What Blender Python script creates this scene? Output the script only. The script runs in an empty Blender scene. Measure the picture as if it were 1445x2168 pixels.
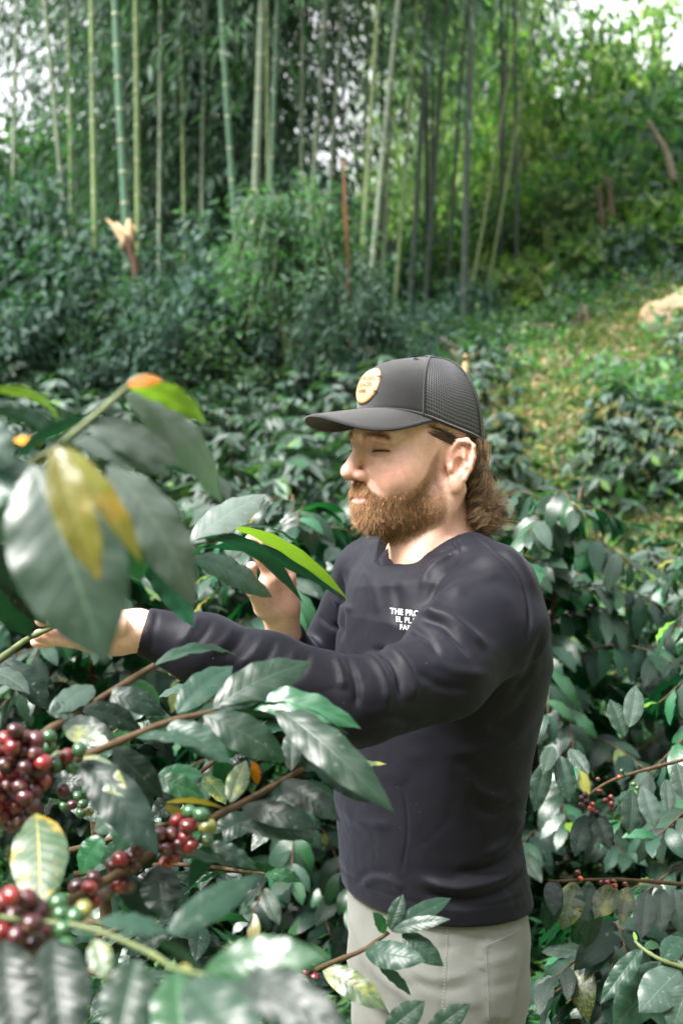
import bpy, math, random
import numpy as np
from mathutils import Vector, Matrix

# ------------------------------------------------------------------ camera, sky, sun, exposure
scene = bpy.context.scene
COL = scene.collection
R = math.radians
CAM_Z, FPX, PITCH = 1.66, 3011.0, math.atan(132.0 / 3011.0)
cam_data = bpy.data.cameras.new('camera')
cam_data.sensor_fit = 'VERTICAL'
cam_data.sensor_height = 36.0
cam_data.lens = 50.0
cam_data.clip_start = 0.05
cam_data.clip_end = 600.0
cam_data.dof.use_dof = True
cam_data.dof.focus_distance = 2.02
cam_data.dof.aperture_fstop = 5.6
camera = bpy.data.objects.new('camera', cam_data)
camera.location = (0, 0, CAM_Z)
camera.rotation_euler = (math.pi / 2 - PITCH, 0, 0)
COL.objects.link(camera)
scene.camera = camera

SUN_EL, SUN_AZ = R(54), R(240)      # azimuth measured clockwise from +Y
world = bpy.data.worlds.new('World')
scene.world = world
world.use_nodes = True
wn = world.node_tree.nodes
wl = world.node_tree.links
for n in list(wn):
    wn.remove(n)
sky = wn.new('ShaderNodeTexSky')
sky.sky_type = 'NISHITA'
sky.sun_disc = False
sky.sun_elevation = SUN_EL
sky.sun_rotation = SUN_AZ
sky.air_density = 1.0
sky.dust_density = 4.0
sky.ozone_density = 1.0
hsv = wn.new('ShaderNodeHueSaturation')          # bright overcast: the cloud layer takes the blue out
hsv.inputs['Saturation'].default_value = 0.10
bg = wn.new('ShaderNodeBackground')
bg.inputs['Strength'].default_value = 0.085
wo = wn.new('ShaderNodeOutputWorld')
wl.new(sky.outputs[0], hsv.inputs['Color'])
wl.new(hsv.outputs[0], bg.inputs['Color'])
wl.new(bg.outputs[0], wo.inputs['Surface'])

sun_data = bpy.data.lights.new('sun', 'SUN')
sun_data.energy = 1.5
sun_data.angle = R(20)
sun_data.color = (1.0, 0.965, 0.91)
sun = bpy.data.objects.new('sun', sun_data)
sd = Vector((math.sin(SUN_AZ) * math.cos(SUN_EL), math.cos(SUN_AZ) * math.cos(SUN_EL), math.sin(SUN_EL)))
sun.rotation_euler = sd.to_track_quat('Z', 'Y').to_euler()
sun.location = (0, 0, 20)
COL.objects.link(sun)

vs = scene.view_settings
vs.view_transform = 'Standard'
vs.look = 'None'
vs.gamma = 1.0
vs.exposure = 3.1
vs.use_curve_mapping = False
scene.cycles.use_denoising = True
scene.cycles.max_bounces = 6
scene.cycles.diffuse_bounces = 3
scene.cycles.glossy_bounces = 2
scene.cycles.transmission_bounces = 3
scene.cycles.transparent_max_bounces = 4

# ------------------------------------------------------------------ helpers
def P(px, py, d):
    """world point seen at pixel (px, py) of the 1445 x 2168 photograph at distance y = d"""
    a, b = (px - 722.5) / FPX, -(py - 1084.0) / FPX
    cp, sp = math.cos(PITCH), math.sin(PITCH)
    dy = cp + b * sp
    dz = -sp + b * cp
    return np.array([a * d / dy, d, CAM_Z + dz * d / dy])

def proj(p):
    """pixels of an (n,3) array of points"""
    cp, sp = math.cos(PITCH), math.sin(PITCH)
    x, y, z = p[:, 0], p[:, 1], p[:, 2] - CAM_Z
    dep = y * cp - z * sp
    up = y * sp + z * cp
    return np.stack([722.5 + FPX * x / dep, 1084.0 - FPX * up / dep], 1)

def unit(v):
    v = np.asarray(v, float)
    return v / (np.linalg.norm(v) + 1e-12)

def tag(o, label=None, cat=None, group=None, kind=None):
    if label: o['label'] = label
    if cat: o['category'] = cat
    if group: o['group'] = group
    if kind: o['kind'] = kind
    return o

def empty(name, loc=(0, 0, 0), parent=None):
    o = bpy.data.objects.new(name, None)
    o.empty_display_size = 0.05
    o.location = loc
    COL.objects.link(o)
    if parent: o.parent = parent
    return o

def link(name, data, parent=None, mat=None):
    o = bpy.data.objects.new(name, data)
    COL.objects.link(o)
    if parent is not None:
        o.parent = parent
    if mat is not None and not data.materials:
        data.materials.append(mat)
    return o

def mesh_np(name, v, f, smooth=True, uv=None, col=None, mat=None):
    """v (n,3); f (m,3) or (m,4) int array; uv (n,2) per vertex; col (n,3) per vertex"""
    v = np.asarray(v, np.float32); f = np.asarray(f, np.int32)
    me = bpy.data.meshes.new(name)
    k = f.shape[1]
    me.vertices.add(len(v)); me.vertices.foreach_set('co', v.ravel())
    me.loops.add(f.size); me.loops.foreach_set('vertex_index', f.ravel())
    me.polygons.add(len(f))
    me.polygons.foreach_set('loop_start', np.arange(0, f.size, k, dtype=np.int32))
    me.polygons.foreach_set('loop_total', np.full(len(f), k, np.int32))
    me.polygons.foreach_set('use_smooth', np.full(len(f), smooth, bool))
    if uv is not None:
        l = me.uv_layers.new(name='UVMap')
        l.data.foreach_set('uv', np.asarray(uv, np.float32)[f.ravel()].ravel())
    if col is not None:
        a = me.color_attributes.new('Col', 'FLOAT_COLOR', 'POINT')
        c = np.ones((len(v), 4), np.float32); c[:, :3] = col
        a.data.foreach_set('color', c.ravel())
    me.update(calc_edges=True)
    if mat is not None: me.materials.append(mat)
    return me

class MB:
    """collects pieces of one part"""
    def __init__(s): s.v = []; s.f = []; s.n = 0; s.c = []; s.u = []
    def add(s, v, f, c=None, uv=None):
        v = np.asarray(v, np.float32); f = np.asarray(f, np.int64)
        s.v.append(v); s.f.append(f + s.n); s.n += len(v)
        s.c.append(np.broadcast_to(np.asarray((1, 1, 1) if c is None else c, np.float32), (len(v), 3)))
        s.u.append(np.zeros((len(v), 2), np.float32) if uv is None else np.asarray(uv, np.float32))
    def mesh(s, name, mat=None, smooth=True):
        return mesh_np(name, np.concatenate(s.v), np.concatenate(s.f), smooth, np.concatenate(s.u), np.concatenate(s.c), mat)

def tube(pts, rad, sides=7, cap=True):
    """quad tube along a polyline"""
    pts = np.asarray(pts, float); n = len(pts)
    rad = np.broadcast_to(np.asarray(rad, float), (n,))
    t = np.gradient(pts, axis=0); t /= np.linalg.norm(t, axis=1)[:, None] + 1e-12
    ref = np.array([0, 0, 1.0]) if abs(t[0][2]) < 0.9 else np.array([1.0, 0, 0])
    s = np.cross(t, ref); s /= np.linalg.norm(s, axis=1)[:, None] + 1e-12
    b = np.cross(t, s)
    a = np.linspace(0, 2 * math.pi, sides, endpoint=False)
    v = pts[:, None] + rad[:, None, None] * (np.cos(a)[None, :, None] * s[:, None] + np.sin(a)[None, :, None] * b[:, None])
    v = v.reshape(-1, 3)
    i = np.arange(n - 1)[:, None]; j = np.arange(sides)[None]
    j2 = (j + 1) % sides
    f = np.stack([i * sides + j, i * sides + j2, (i + 1) * sides + j2, (i + 1) * sides + j], -1).reshape(-1, 4)
    if cap:
        v = np.concatenate([v, pts[:1] - t[:1] * rad[0] * .3, pts[-1:] + t[-1:] * rad[-1] * .3])
        a0, a1 = len(v) - 2, len(v) - 1
        jj = np.arange(sides); kk = (jj + 1) % sides
        f = np.concatenate([f, np.stack([np.full(sides, a0), kk, jj, jj], 1), np.stack([np.full(sides, a1), jj + (n - 1) * sides, kk + (n - 1) * sides, kk + (n - 1) * sides], 1)])
        # degenerate quads -> keep as thin fans
        f[-2 * sides:, 3] = f[-2 * sides:, 0]
        tri = f[-2 * sides:, :3]
        f = f[:-2 * sides]
        # triangles as quads with a midpoint
        mid = (v[tri[:, 1]] + v[tri[:, 2]]) / 2
        m0 = len(v); v = np.concatenate([v, mid])
        mi = m0 + np.arange(len(tri))
        f = np.concatenate([f, np.stack([tri[:, 0], tri[:, 1], mi, tri[:, 2]], 1)])
    return v, f

def spline(pts, n):
    """Catmull-Rom through points"""
    p = np.asarray(pts, float)
    if len(p) == 2:
        t = np.linspace(0, 1, n)[:, None]
        return p[0] * (1 - t) + p[1] * t
    q = np.concatenate([[2 * p[0] - p[1]], p, [2 * p[-1] - p[-2]]])
    out = []
    for u in np.linspace(0, len(p) - 1 - 1e-9, n):
        i = int(u); t = u - i
        a, b, c, d = q[i], q[i + 1], q[i + 2], q[i + 3]
        out.append(.5 * ((2 * b) + (-a + c) * t + (2 * a - 5 * b + 4 * c - d) * t * t + (-a + 3 * b - 3 * c + d) * t ** 3))
    return np.array(out)

def hash3(i, j, k, seed):
    h = (i * 73856093) ^ (j * 19349663) ^ (k * 83492791) ^ (seed * 2654435761)
    h = (h ^ (h >> 13)) * 1274126177
    return ((h ^ (h >> 16)) & 0xffff) / 65535.0

def vnoise(p, scale=1.0, seed=1):
    """value noise, -1..1"""
    q = np.asarray(p, float) * scale
    i = np.floor(q).astype(np.int64); f = q - i
    f = f * f * (3 - 2 * f)
    r = 0
    for a in (0, 1):
        for b in (0, 1):
            for c in (0, 1):
                w = (f[:, 0] if a else 1 - f[:, 0]) * (f[:, 1] if b else 1 - f[:, 1]) * (f[:, 2] if c else 1 - f[:, 2])
                r = r + w * hash3(i[:, 0] + a, i[:, 1] + b, i[:, 2] + c, seed)
    return r * 2 - 1

def smooth01(a, b, x):
    t = np.clip((np.asarray(x, float) - a) / (b - a), 0, 1)
    return t * t * (3 - 2 * t)

# ---- materials
def new_mat(name):
    m = bpy.data.materials.new(name); m.use_nodes = True
    nt = m.node_tree
    for n in list(nt.nodes): nt.nodes.remove(n)
    out = nt.nodes.new('ShaderNodeOutputMaterial')
    return m, nt, out

def nd(nt, kind, **kw):
    n = nt.nodes.new(kind)
    for k, v in kw.items():
        if k in n.inputs.keys(): n.inputs[k].default_value = v
        else: setattr(n, k, v)
    return n

def math_n(nt, op, a, b=None, c=None):
    n = nt.nodes.new('ShaderNodeMath'); n.operation = op
    for i, x in enumerate((a, b, c)):
        if x is None: continue
        if isinstance(x, (int, float)): n.inputs[i].default_value = x
        else: nt.links.new(x, n.inputs[i])
    return n.outputs[0]

def mix_c(nt, fac, a, b, mode='MIX'):
    n = nt.nodes.new('ShaderNodeMix'); n.data_type = 'RGBA'; n.blend_type = mode
    for sock, x in ((n.inputs[0], fac), (n.inputs[6], a), (n.inputs[7], b)):
        if isinstance(x, (int, float)): sock.default_value = x
        elif isinstance(x, (tuple, list)): sock.default_value = (*x[:3], 1)
        else: nt.links.new(x, sock)
    return n.outputs[2]

def ramp(nt, fac, stops):
    n = nt.nodes.new('ShaderNodeValToRGB')
    el = n.color_ramp.elements
    while len(el) < len(stops): el.new(0.5)
    for e, (p, c) in zip(el, stops):
        e.position = p; e.color = (*c, 1) if len(c) == 3 else c
    nt.links.new(fac, n.inputs[0])
    return n.outputs[0]

def simple_mat(name, color, rough=0.6, noise=0.0, nscale=20.0, bump=0.0, bscale=200.0, spec=0.5, sheen=0.0, use_col=False, coat=0.0):
    m, nt, out = new_mat(name)
    b = nd(nt, 'ShaderNodeBsdfPrincipled', Roughness=rough)
    b.inputs['Specular IOR Level'].default_value = spec
    tc = nd(nt, 'ShaderNodeTexCoord')
    c = None
    if use_col:
        at = nd(nt, 'ShaderNodeVertexColor', layer_name='Col')
        c = mix_c(nt, 1.0, at.outputs[0], color, 'MULTIPLY')
    if noise > 0:
        nz = nd(nt, 'ShaderNodeTexNoise', Scale=nscale, Detail=4.0)
        nt.links.new(tc.outputs['Object'], nz.inputs['Vector'])
        lo = tuple(x * (1 - noise) for x in color); hi = tuple(min(1, x * (1 + noise)) for x in color)
        r = ramp(nt, nz.outputs[0], [(0.3, lo), (0.7, hi)])
        c = mix_c(nt, 1.0, at.outputs[0], r, 'MULTIPLY') if use_col else r
    if c is None: b.inputs['Base Color'].default_value = (*color, 1)
    else: nt.links.new(c, b.inputs['Base Color'])
    if bump > 0:
        nz2 = nd(nt, 'ShaderNodeTexNoise', Scale=bscale, Detail=3.0)
        nt.links.new(tc.outputs['Object'], nz2.inputs['Vector'])
        bp = nd(nt, 'ShaderNodeBump', Strength=bump, Distance=0.002)
        nt.links.new(nz2.outputs[0], bp.inputs['Height'])
        nt.links.new(bp.outputs[0], b.inputs['Normal'])
    if sheen > 0:
        b.inputs['Sheen Weight'].default_value = sheen
        b.inputs['Sheen Roughness'].default_value = 0.5
    if coat > 0: b.inputs['Coat Weight'].default_value = coat
    nt.links.new(b.outputs[0], out.inputs[0])
    return m

# ------------------------------------------------------------------ plant materials
def leaf_material(name, top, back, vein, rough=.34, transl=.18, tcol=None, spot=None, spot_amt=0.0, spec=.5, vary=.25, coat=0.0):
    """two-sided leaf: glossy upper face, matt paler underside, midrib and side veins from the leaf's own UV"""
    m, nt, out = new_mat(name)
    uvn = nd(nt, 'ShaderNodeUVMap', uv_map='UVMap')
    sp = nd(nt, 'ShaderNodeSeparateXYZ'); nt.links.new(uvn.outputs[0], sp.inputs[0])
    t, s = sp.outputs[0], math_n(nt, 'ABSOLUTE', sp.outputs[1])
    oi = nd(nt, 'ShaderNodeObjectInfo')
    tc = nd(nt, 'ShaderNodeTexCoord')
    mp = nd(nt, 'ShaderNodeMapping')
    nt.links.new(tc.outputs['Object'], mp.inputs[0])
    off = nd(nt, 'ShaderNodeCombineXYZ')
    nt.links.new(math_n(nt, 'MULTIPLY', oi.outputs['Random'], 37.0), off.inputs[0])
    nt.links.new(off.outputs[0], mp.inputs['Location'])
    nz = nd(nt, 'ShaderNodeTexNoise', Scale=22.0, Detail=4.0, Roughness=.6)
    nt.links.new(mp.outputs[0], nz.inputs['Vector'])
    # veins: herring-bone of side veins and the midrib
    ph = math_n(nt, 'FRACT', math_n(nt, 'SUBTRACT', math_n(nt, 'MULTIPLY', t, 10.0), math_n(nt, 'MULTIPLY', s, 1.6)))
    tri = math_n(nt, 'ABSOLUTE', math_n(nt, 'SUBTRACT', ph, .5))
    sidev = math_n(nt, 'SUBTRACT', 1.0, math_n(nt, 'MINIMUM', math_n(nt, 'MULTIPLY', tri, 9.0), 1.0))
    mid = math_n(nt, 'SUBTRACT', 1.0, math_n(nt, 'MINIMUM', math_n(nt, 'MULTIPLY', s, 22.0), 1.0))
    col = mix_c(nt, nz.outputs[0], tuple(x * (1 - vary) for x in top), tuple(x * (1 + vary) for x in top))
    hue = nd(nt, 'ShaderNodeHueSaturation')
    nt.links.new(math_n(nt, 'MULTIPLY_ADD', oi.outputs['Random'], .7, .65), hue.inputs['Value'])
    nt.links.new(math_n(nt, 'MULTIPLY_ADD', oi.outputs['Random'], .03, .485), hue.inputs['Hue'])
    nt.links.new(col, hue.inputs['Color'])
    col = hue.outputs[0]
    if spot is not None:
        n2 = nd(nt, 'ShaderNodeTexNoise', Scale=28.0, Detail=6.0, Roughness=.65)
        nt.links.new(mp.outputs[0], n2.inputs['Vector'])
        f = ramp(nt, n2.outputs[0], [(.56 - spot_amt * .18, (0, 0, 0)), (.64 - spot_amt * .12, (1, 1, 1))])
        col = mix_c(nt, f, col, spot)
        n4 = nd(nt, 'ShaderNodeTexNoise', Scale=55.0, Detail=3.0)
        nt.links.new(mp.outputs[0], n4.inputs['Vector'])
        f2 = ramp(nt, n4.outputs[0], [(.68, (0, 0, 0)), (.72, (1, 1, 1))])
        col = mix_c(nt, math_n(nt, 'MULTIPLY', f2, .8), col, (.09, .05, .02))
    col = mix_c(nt, math_n(nt, 'MULTIPLY', mid, .75), col, vein)
    col = mix_c(nt, math_n(nt, 'MULTIPLY', sidev, .22), col, vein)
    # dust and water marks
    n3 = nd(nt, 'ShaderNodeTexNoise', Scale=160.0, Detail=2.0)
    nt.links.new(mp.outputs[0], n3.inputs['Vector'])
    dust = ramp(nt, n3.outputs[0], [(.66, (0, 0, 0)), (.76, (1, 1, 1))])
    col = mix_c(nt, math_n(nt, 'MULTIPLY', dust, .18), col, (.32, .33, .28))
    geo = nd(nt, 'ShaderNodeNewGeometry')
    bcol = mix_c(nt, math_n(nt, 'MULTIPLY', mid, .6), back, vein)
    ccol = mix_c(nt, geo.outputs['Backfacing'], col, bcol)
    b = nd(nt, 'ShaderNodeBsdfPrincipled')
    nt.links.new(ccol, b.inputs['Base Color'])
    rg = math_n(nt, 'MULTIPLY_ADD', nz.outputs[0], .22, rough - .11)
    rg = math_n(nt, 'ADD', rg, math_n(nt, 'MULTIPLY', geo.outputs['Backfacing'], .25))
    nt.links.new(rg, b.inputs['Roughness'])
    b.inputs['Specular IOR Level'].default_value = spec
    b.inputs['Coat Weight'].default_value = coat
    b.inputs['Coat Roughness'].default_value = .25
    # relief: blade domes between sunken side veins
    hgt = math_n(nt, 'ADD', math_n(nt, 'MULTIPLY', math_n(nt, 'POWER', math_n(nt, 'MULTIPLY', tri, 2.0), 2.0), -.5), math_n(nt, 'MULTIPLY', mid, -.6))
    hgt = math_n(nt, 'ADD', hgt, math_n(nt, 'MULTIPLY', nz.outputs[0], .12))
    bp = nd(nt, 'ShaderNodeBump', Strength=.30, Distance=.0010)
    nt.links.new(hgt, bp.inputs['Height'])
    nt.links.new(bp.outputs[0], b.inputs['Normal'])
    tr = nd(nt, 'ShaderNodeBsdfTranslucent')
    tr.inputs['Color'].default_value = (*(tcol or tuple(min(1, x * 3) for x in back)), 1)
    mx = nd(nt, 'ShaderNodeMixShader', Fac=transl)
    nt.links.new(b.outputs[0], mx.inputs[1]); nt.links.new(tr.outputs[0], mx.inputs[2])
    nt.links.new(mx.outputs[0], out.inputs[0])
    return m

LM = {
    'gray':   leaf_material('leaf_grey_green', (.0105, .0285, .0175), (.008, .058, .026), (.030, .068, .036), .36, .08, (.03, .30, .06), coat=0, spec=.24),
    'dark':   leaf_material('leaf_dark', (.0058, .0135, .0095), (.005, .038, .018), (.018, .036, .022), .36, .05, (.02, .2, .05), coat=0, spec=.17),
    'pale':   leaf_material('leaf_pale_painted_sheen', (.024, .042, .031), (.012, .060, .03), (.07, .11, .075), .36, .08, (.06, .3, .1), coat=0, spec=.34),  # lighter base colour carries part of the sky sheen
    'green':  leaf_material('leaf_green', (.012, .060, .024), (.007, .060, .026), (.04, .14, .05), .32, .14, (.03, .26, .04)),
    'deep':   leaf_material('leaf_deep_green', (.006, .034, .019), (.004, .034, .019), (.018, .08, .036), .42, .08, (.012, .16, .05)),
    'lime':   leaf_material('leaf_lime', (.075, .15, .010), (.075, .16, .012), (.13, .21, .035), .40, .28, (.20, .38, .02)),
    'yellow': leaf_material('leaf_yellow', (.125, .125, .018), (.22, .18, .02), (.22, .26, .10), .34, .22, (.40, .34, .03), spot=(.22, .15, .02), spot_amt=.1),
    'orange': leaf_material('leaf_orange', (.30, .115, .004), (.32, .13, .006), (.34, .20, .02), .5, .2, (.5, .22, .01), spec=.15),
    'spot':   leaf_material('leaf_mottled', (.030, .055, .024), (.025, .06, .016), (.20, .20, .03), .38, .12, (.12, .25, .02), spot=(.16, .17, .03), spot_amt=.30),
    'silver': leaf_material('leaf_silver_painted_sheen', (.062, .082, .070), (.016, .068, .036), (.12, .17, .12), .36, .08, (.06, .3, .1), coat=0, spec=.42),  # sky sheen painted into the base colour
    'rust':   leaf_material('leaf_rust_spotted', (.014, .042, .017), (.025, .06, .016), (.36, .30, .02), .45, .12, (.12, .25, .02), spot=(.24, .17, .02), spot_amt=.2),
}

def leaf_geo(L, W, droop=.8, fold=.25, wave=.006, phase=0.0, nl=12, nw=6, curl=0.0, a0=.35):
    """blade in local space: x along, y across, z up; returns v, f, uv"""
    t = np.linspace(0, 1, nl + 1); s = np.linspace(-1, 1, nw + 1)
    wprof = (t ** .75) * np.clip(1 - t, 0, 1) ** .85
    wprof = wprof / wprof.max()
    tip = np.exp(-((t - 1) / .05) ** 2) * 0
    wprof = np.maximum(wprof * (1 - .25 * smooth01(.78, .97, t)), .012) + tip
    ang = a0 - droop * t
    dx = np.concatenate([[0], np.cumsum(np.cos((ang[:-1] + ang[1:]) / 2))]) / nl
    dz = np.concatenate([[0], np.cumsum(np.sin((ang[:-1] + ang[1:]) / 2))]) / nl
    T, S = np.meshgrid(t, s, indexing='ij')
    hw = (wprof * W / 2)[:, None]
    side_curve = np.sin(np.linspace(0, 3.1, nl + 1) + phase)[:, None] * curl * L
    y = S * hw * math.cos(fold) + side_curve * np.ones_like(S)
    lift = np.abs(S) * hw * math.sin(fold) - (np.abs(S) ** 2) * hw * .22
    lift = lift + wave * (np.abs(S) ** 1.6) * np.sin(2 * math.pi * (T * 4.2 + phase) + np.sign(S) * 1.1) * np.sin(T * math.pi) ** .5
    lift = lift + W * .010 * np.cos(2 * math.pi * (T * 10 - np.abs(S) * 1.6)) * (1 - np.abs(S)) * np.abs(S) * 2.2 * np.sin(T * math.pi)
    nx, nz_ = -np.sin(ang)[:, None], np.cos(ang)[:, None]
    x = dx[:, None] * L + lift * nx; z = dz[:, None] * L + lift * nz_
    v = np.stack([x, y, z], -1).reshape(-1, 3)
    n = nw + 1
    i = np.arange(nl)[:, None]; j = np.arange(nw)[None]
    f = np.stack([i * n + j, (i + 1) * n + j, (i + 1) * n + j + 1, i * n + j + 1], -1).reshape(-1, 4)
    return v, f, np.stack([T.ravel(), S.ravel()], 1)

def frame(fwd, up):
    x = unit(fwd); y = unit(np.cross(up, x)); z = np.cross(x, y)
    return np.stack([x, y, z], 1)          # columns

def mat4(rot, loc, sc=1.0):
    m = Matrix.Identity(4)
    for r in range(3):
        for c in range(3): m[r][c] = rot[r][c] * sc
        m[r][3] = loc[r]
    return m

# ------------------------------------------------------------------ terrain
def H(x, y):
    x = np.asarray(x, float); y = np.asarray(y, float)
    s = y - 2.6
    h = .165 * np.where(s > 0, s * s / (s + .5), 0)
    h = np.where(y > 20, .165 * 16.9 + .10 * (y - 20), h)
    hill = smooth01(13, 26, y) * np.clip(x - 1.6, 0, 22) * .62
    bank = .55 * smooth01(11, 15, y) * smooth01(2.0, 4.2, x)
    h = h + hill + bank + .75 * smooth01(6.5, 11.5, y) * smooth01(-.2, 1.7, x) * smooth01(40, 20, y)
    # unseen slopes added behind the camera and at both sides to block low sky
    h = h + np.clip(-y - 3.5, 0, 26) * .85 + np.clip(-x - 6.5, 0, 26) * .6 * smooth01(22, 12, y) + np.clip(x - 7.0, 0, 26) * .6 * smooth01(16, 10, y)
    h = h + .05 * np.sin(x * 1.7 + y * .6) * smooth01(4, 9, y) + .03 * np.sin(x * 4.1 - y * 2.3) * smooth01(3, 6, y)
    return h

def ground_material():
    m, nt, out = new_mat('ground_soil_and_weeds')
    b = nd(nt, 'ShaderNodeBsdfPrincipled', Roughness=.95)
    tc = nd(nt, 'ShaderNodeTexCoord')
    n1 = nd(nt, 'ShaderNodeTexNoise', Scale=.55, Detail=6.0, Roughness=.6)
    n2 = nd(nt, 'ShaderNodeTexNoise', Scale=9.0, Detail=6.0, Roughness=.7)
    for n in (n1, n2): nt.links.new(tc.outputs['Object'], n.inputs['Vector'])
    soil = ramp(nt, n2.outputs[0], [(.3, (.045, .032, .02)), (.55, (.12, .085, .05)), (.75, (.25, .185, .105))])
    grass = ramp(nt, n2.outputs[0], [(.3, (.02, .05, .018)), (.7, (.07, .13, .04))])
    c = mix_c(nt, ramp(nt, n1.outputs[0], [(.42, (0, 0, 0)), (.58, (1, 1, 1))]), grass, soil)
    nt.links.new(c, b.inputs['Base Color'])
    bp = nd(nt, 'ShaderNodeBump', Strength=.8, Distance=.04)
    nt.links.new(n2.outputs[0], bp.inputs['Height']); nt.links.new(bp.outputs[0], b.inputs['Normal'])
    nt.links.new(b.outputs[0], out.inputs[0])
    return m
gx = np.concatenate([np.linspace(-160, -9, 26), np.linspace(-8.5, 8.5, 86), np.linspace(9, 160, 26)])
gy = np.concatenate([np.linspace(-60, -1, 24), np.linspace(-.5, 26, 120), np.linspace(27, 180, 40)])
GX, GY = np.meshgrid(gx, gy, indexing='xy')
gv = np.stack([GX.ravel(), GY.ravel(), H(GX.ravel(), GY.ravel())], 1)
gv[:, 2] += vnoise(gv * (1, 1, 0), 1.3, 2) * .06 * smooth01(2.5, 5, gv[:, 1])
w_ = len(gx)
i = np.arange(len(gy) - 1)[:, None]; j = np.arange(w_ - 1)[None]
gf = np.stack([i * w_ + j, i * w_ + j + 1, (i + 1) * w_ + j + 1, (i + 1) * w_ + j], -1).reshape(-1, 4)
ground = link('ground', mesh_np('ground', gv, gf, mat=ground_material()))
tag(ground, 'sloping weedy plantation ground with tan bare patches', 'ground', kind='structure')

# ------------------------------------------------------------------ background foliage
def foliage_material(name, transl=.3, rough=.5, spec=.35):
    m, nt, out = new_mat(name)
    at = nd(nt, 'ShaderNodeVertexColor', layer_name='Col')
    oi = nd(nt, 'ShaderNodeObjectInfo')
    hue = nd(nt, 'ShaderNodeHueSaturation')
    nt.links.new(at.outputs[0], hue.inputs['Color'])
    nt.links.new(math_n(nt, 'MULTIPLY_ADD', oi.outputs['Random'], .4, .8), hue.inputs['Value'])
    nt.links.new(math_n(nt, 'MULTIPLY_ADD', oi.outputs['Random'], .03, .485), hue.inputs['Hue'])
    b = nd(nt, 'ShaderNodeBsdfPrincipled', Roughness=rough)
    b.inputs['Specular IOR Level'].default_value = spec
    nt.links.new(hue.outputs[0], b.inputs['Base Color'])
    tr = nd(nt, 'ShaderNodeBsdfTranslucent')
    g = mix_c(nt, 1.0, hue.outputs[0], (1.5, 2.2, .8), 'MULTIPLY')
    nt.links.new(g, tr.inputs['Color'])
    mx = nd(nt, 'ShaderNodeMixShader', Fac=transl)
    nt.links.new(b.outputs[0], mx.inputs[1]); nt.links.new(tr.outputs[0], mx.inputs[2])
    nt.links.new(mx.outputs[0], out.inputs[0])
    return m
FOL = foliage_material('foliage', .32, .6, .16)
FOLB = foliage_material('bamboo_foliage', .35, .55, .3)
BARK = simple_mat('bark', (.075, .055, .042), .9, noise=.4, nscale=9, bump=.6, bscale=30)
WOODP = simple_mat('pale_wood', (.40, .27, .15), .8, noise=.3, nscale=12)
TWIG = simple_mat('twig', (.062, .040, .022), .8, noise=.4, nscale=60, bump=.5, bscale=160, spec=.15)
TWIGG = simple_mat('green_twig', (.065, .085, .025), .6, noise=.3, nscale=50)

rg = np.random.default_rng(11)
def leaf_quads(c, fwd, up, L, W, cols):
    """folded diamond leaves; arrays of n; 2 quads... kept at one bent quad (two triangles) each"""
    n = len(c)
    fwd = fwd / (np.linalg.norm(fwd, axis=1)[:, None] + 1e-9)
    sd_ = np.cross(up, fwd); sd_ /= np.linalg.norm(sd_, axis=1)[:, None] + 1e-9
    nn = np.cross(fwd, sd_)
    L = np.broadcast_to(L, (n,))[:, None]; W = np.broadcast_to(W, (n,))[:, None]
    v = np.stack([c, c + fwd * L * .45 + sd_ * W * .5 - nn * W * .15, c + fwd * L - nn * L * .18, c + fwd * L * .45 - sd_ * W * .5 - nn * W * .15], 1).reshape(-1, 3)
    f = np.arange(4 * n).reshape(n, 4)
    return v, f, np.repeat(cols, 4, 0)

def rand_dir(n):
    d = rg.normal(0, 1, (n, 3)); return d / np.linalg.norm(d, axis=1)[:, None]

def shade_cols(n, palette, weights=None):
    pal = np.array(palette); k = rg.choice(len(pal), n, p=weights)
    return pal[k] * rg.uniform(.75, 1.25, (n, 1))

def broad_crown(name, rx, ry, rz, nlobes, nleaf, leaf, palette, weights=None, droop=.4):
    """crown made of clumps: leaves gather on twigs round uneven lobes, with gaps between them"""
    m = MB()
    lob = []
    for k in range(nlobes):
        d = rand_dir(1)[0]; r = rg.uniform(.35, .95)
        lob.append((d * r * np.array([rx, ry, rz]), rg.uniform(.22, .42) * min(rx, rz)))
    per = nleaf // nlobes
    for c, r in lob:
        ntw = max(6, per // 14)
        tw = rand_dir(ntw) * rg.uniform(.45, 1.0, (ntw, 1)) * r
        cen = np.repeat(c + tw, per // ntw, 0)
        out = np.repeat(tw / (np.linalg.norm(tw, axis=1)[:, None] + 1e-6), per // ntw, 0)
        n = len(cen)
        pos = cen + rg.normal(0, leaf * .8, (n, 3))
        fwd = out * .6 + rand_dir(n) * .7 + np.array([0, 0, -droop])
        up = np.array([0, 0, 1.0]) + rand_dir(n) * .7
        m.add(*leaf_quads(pos, fwd, up, leaf * rg.uniform(.7, 1.3, n), leaf * .45 * rg.uniform(.7, 1.2, n), shade_cols(n, palette, weights)))
    return m.mesh(name, FOL, smooth=False), lob

def trunk_mesh(name, h, r, lob, base_z, lean=(0, 0), mat=BARK):
    m = MB()
    top = np.array([lean[0], lean[1], h])
    pts = spline([(0, 0, 0), (lean[0] * .3 + rg.normal(0, .05), lean[1] * .3, h * .4), top], 9)
    m.add(*tube(pts, np.linspace(r, r * .45, 9), 8))
    for c, q in lob[:9]:
        st = pts[rg.integers(4, 9)]
        e = np.asarray(c) + np.array([0, 0, base_z])
        mid = (st + e) / 2 + rg.normal(0, .12, 3)
        m.add(*tube(spline([st, mid, e], 6), np.linspace(r * .38, r * .1, 6), 5))
    return m.mesh(name, mat)

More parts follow.
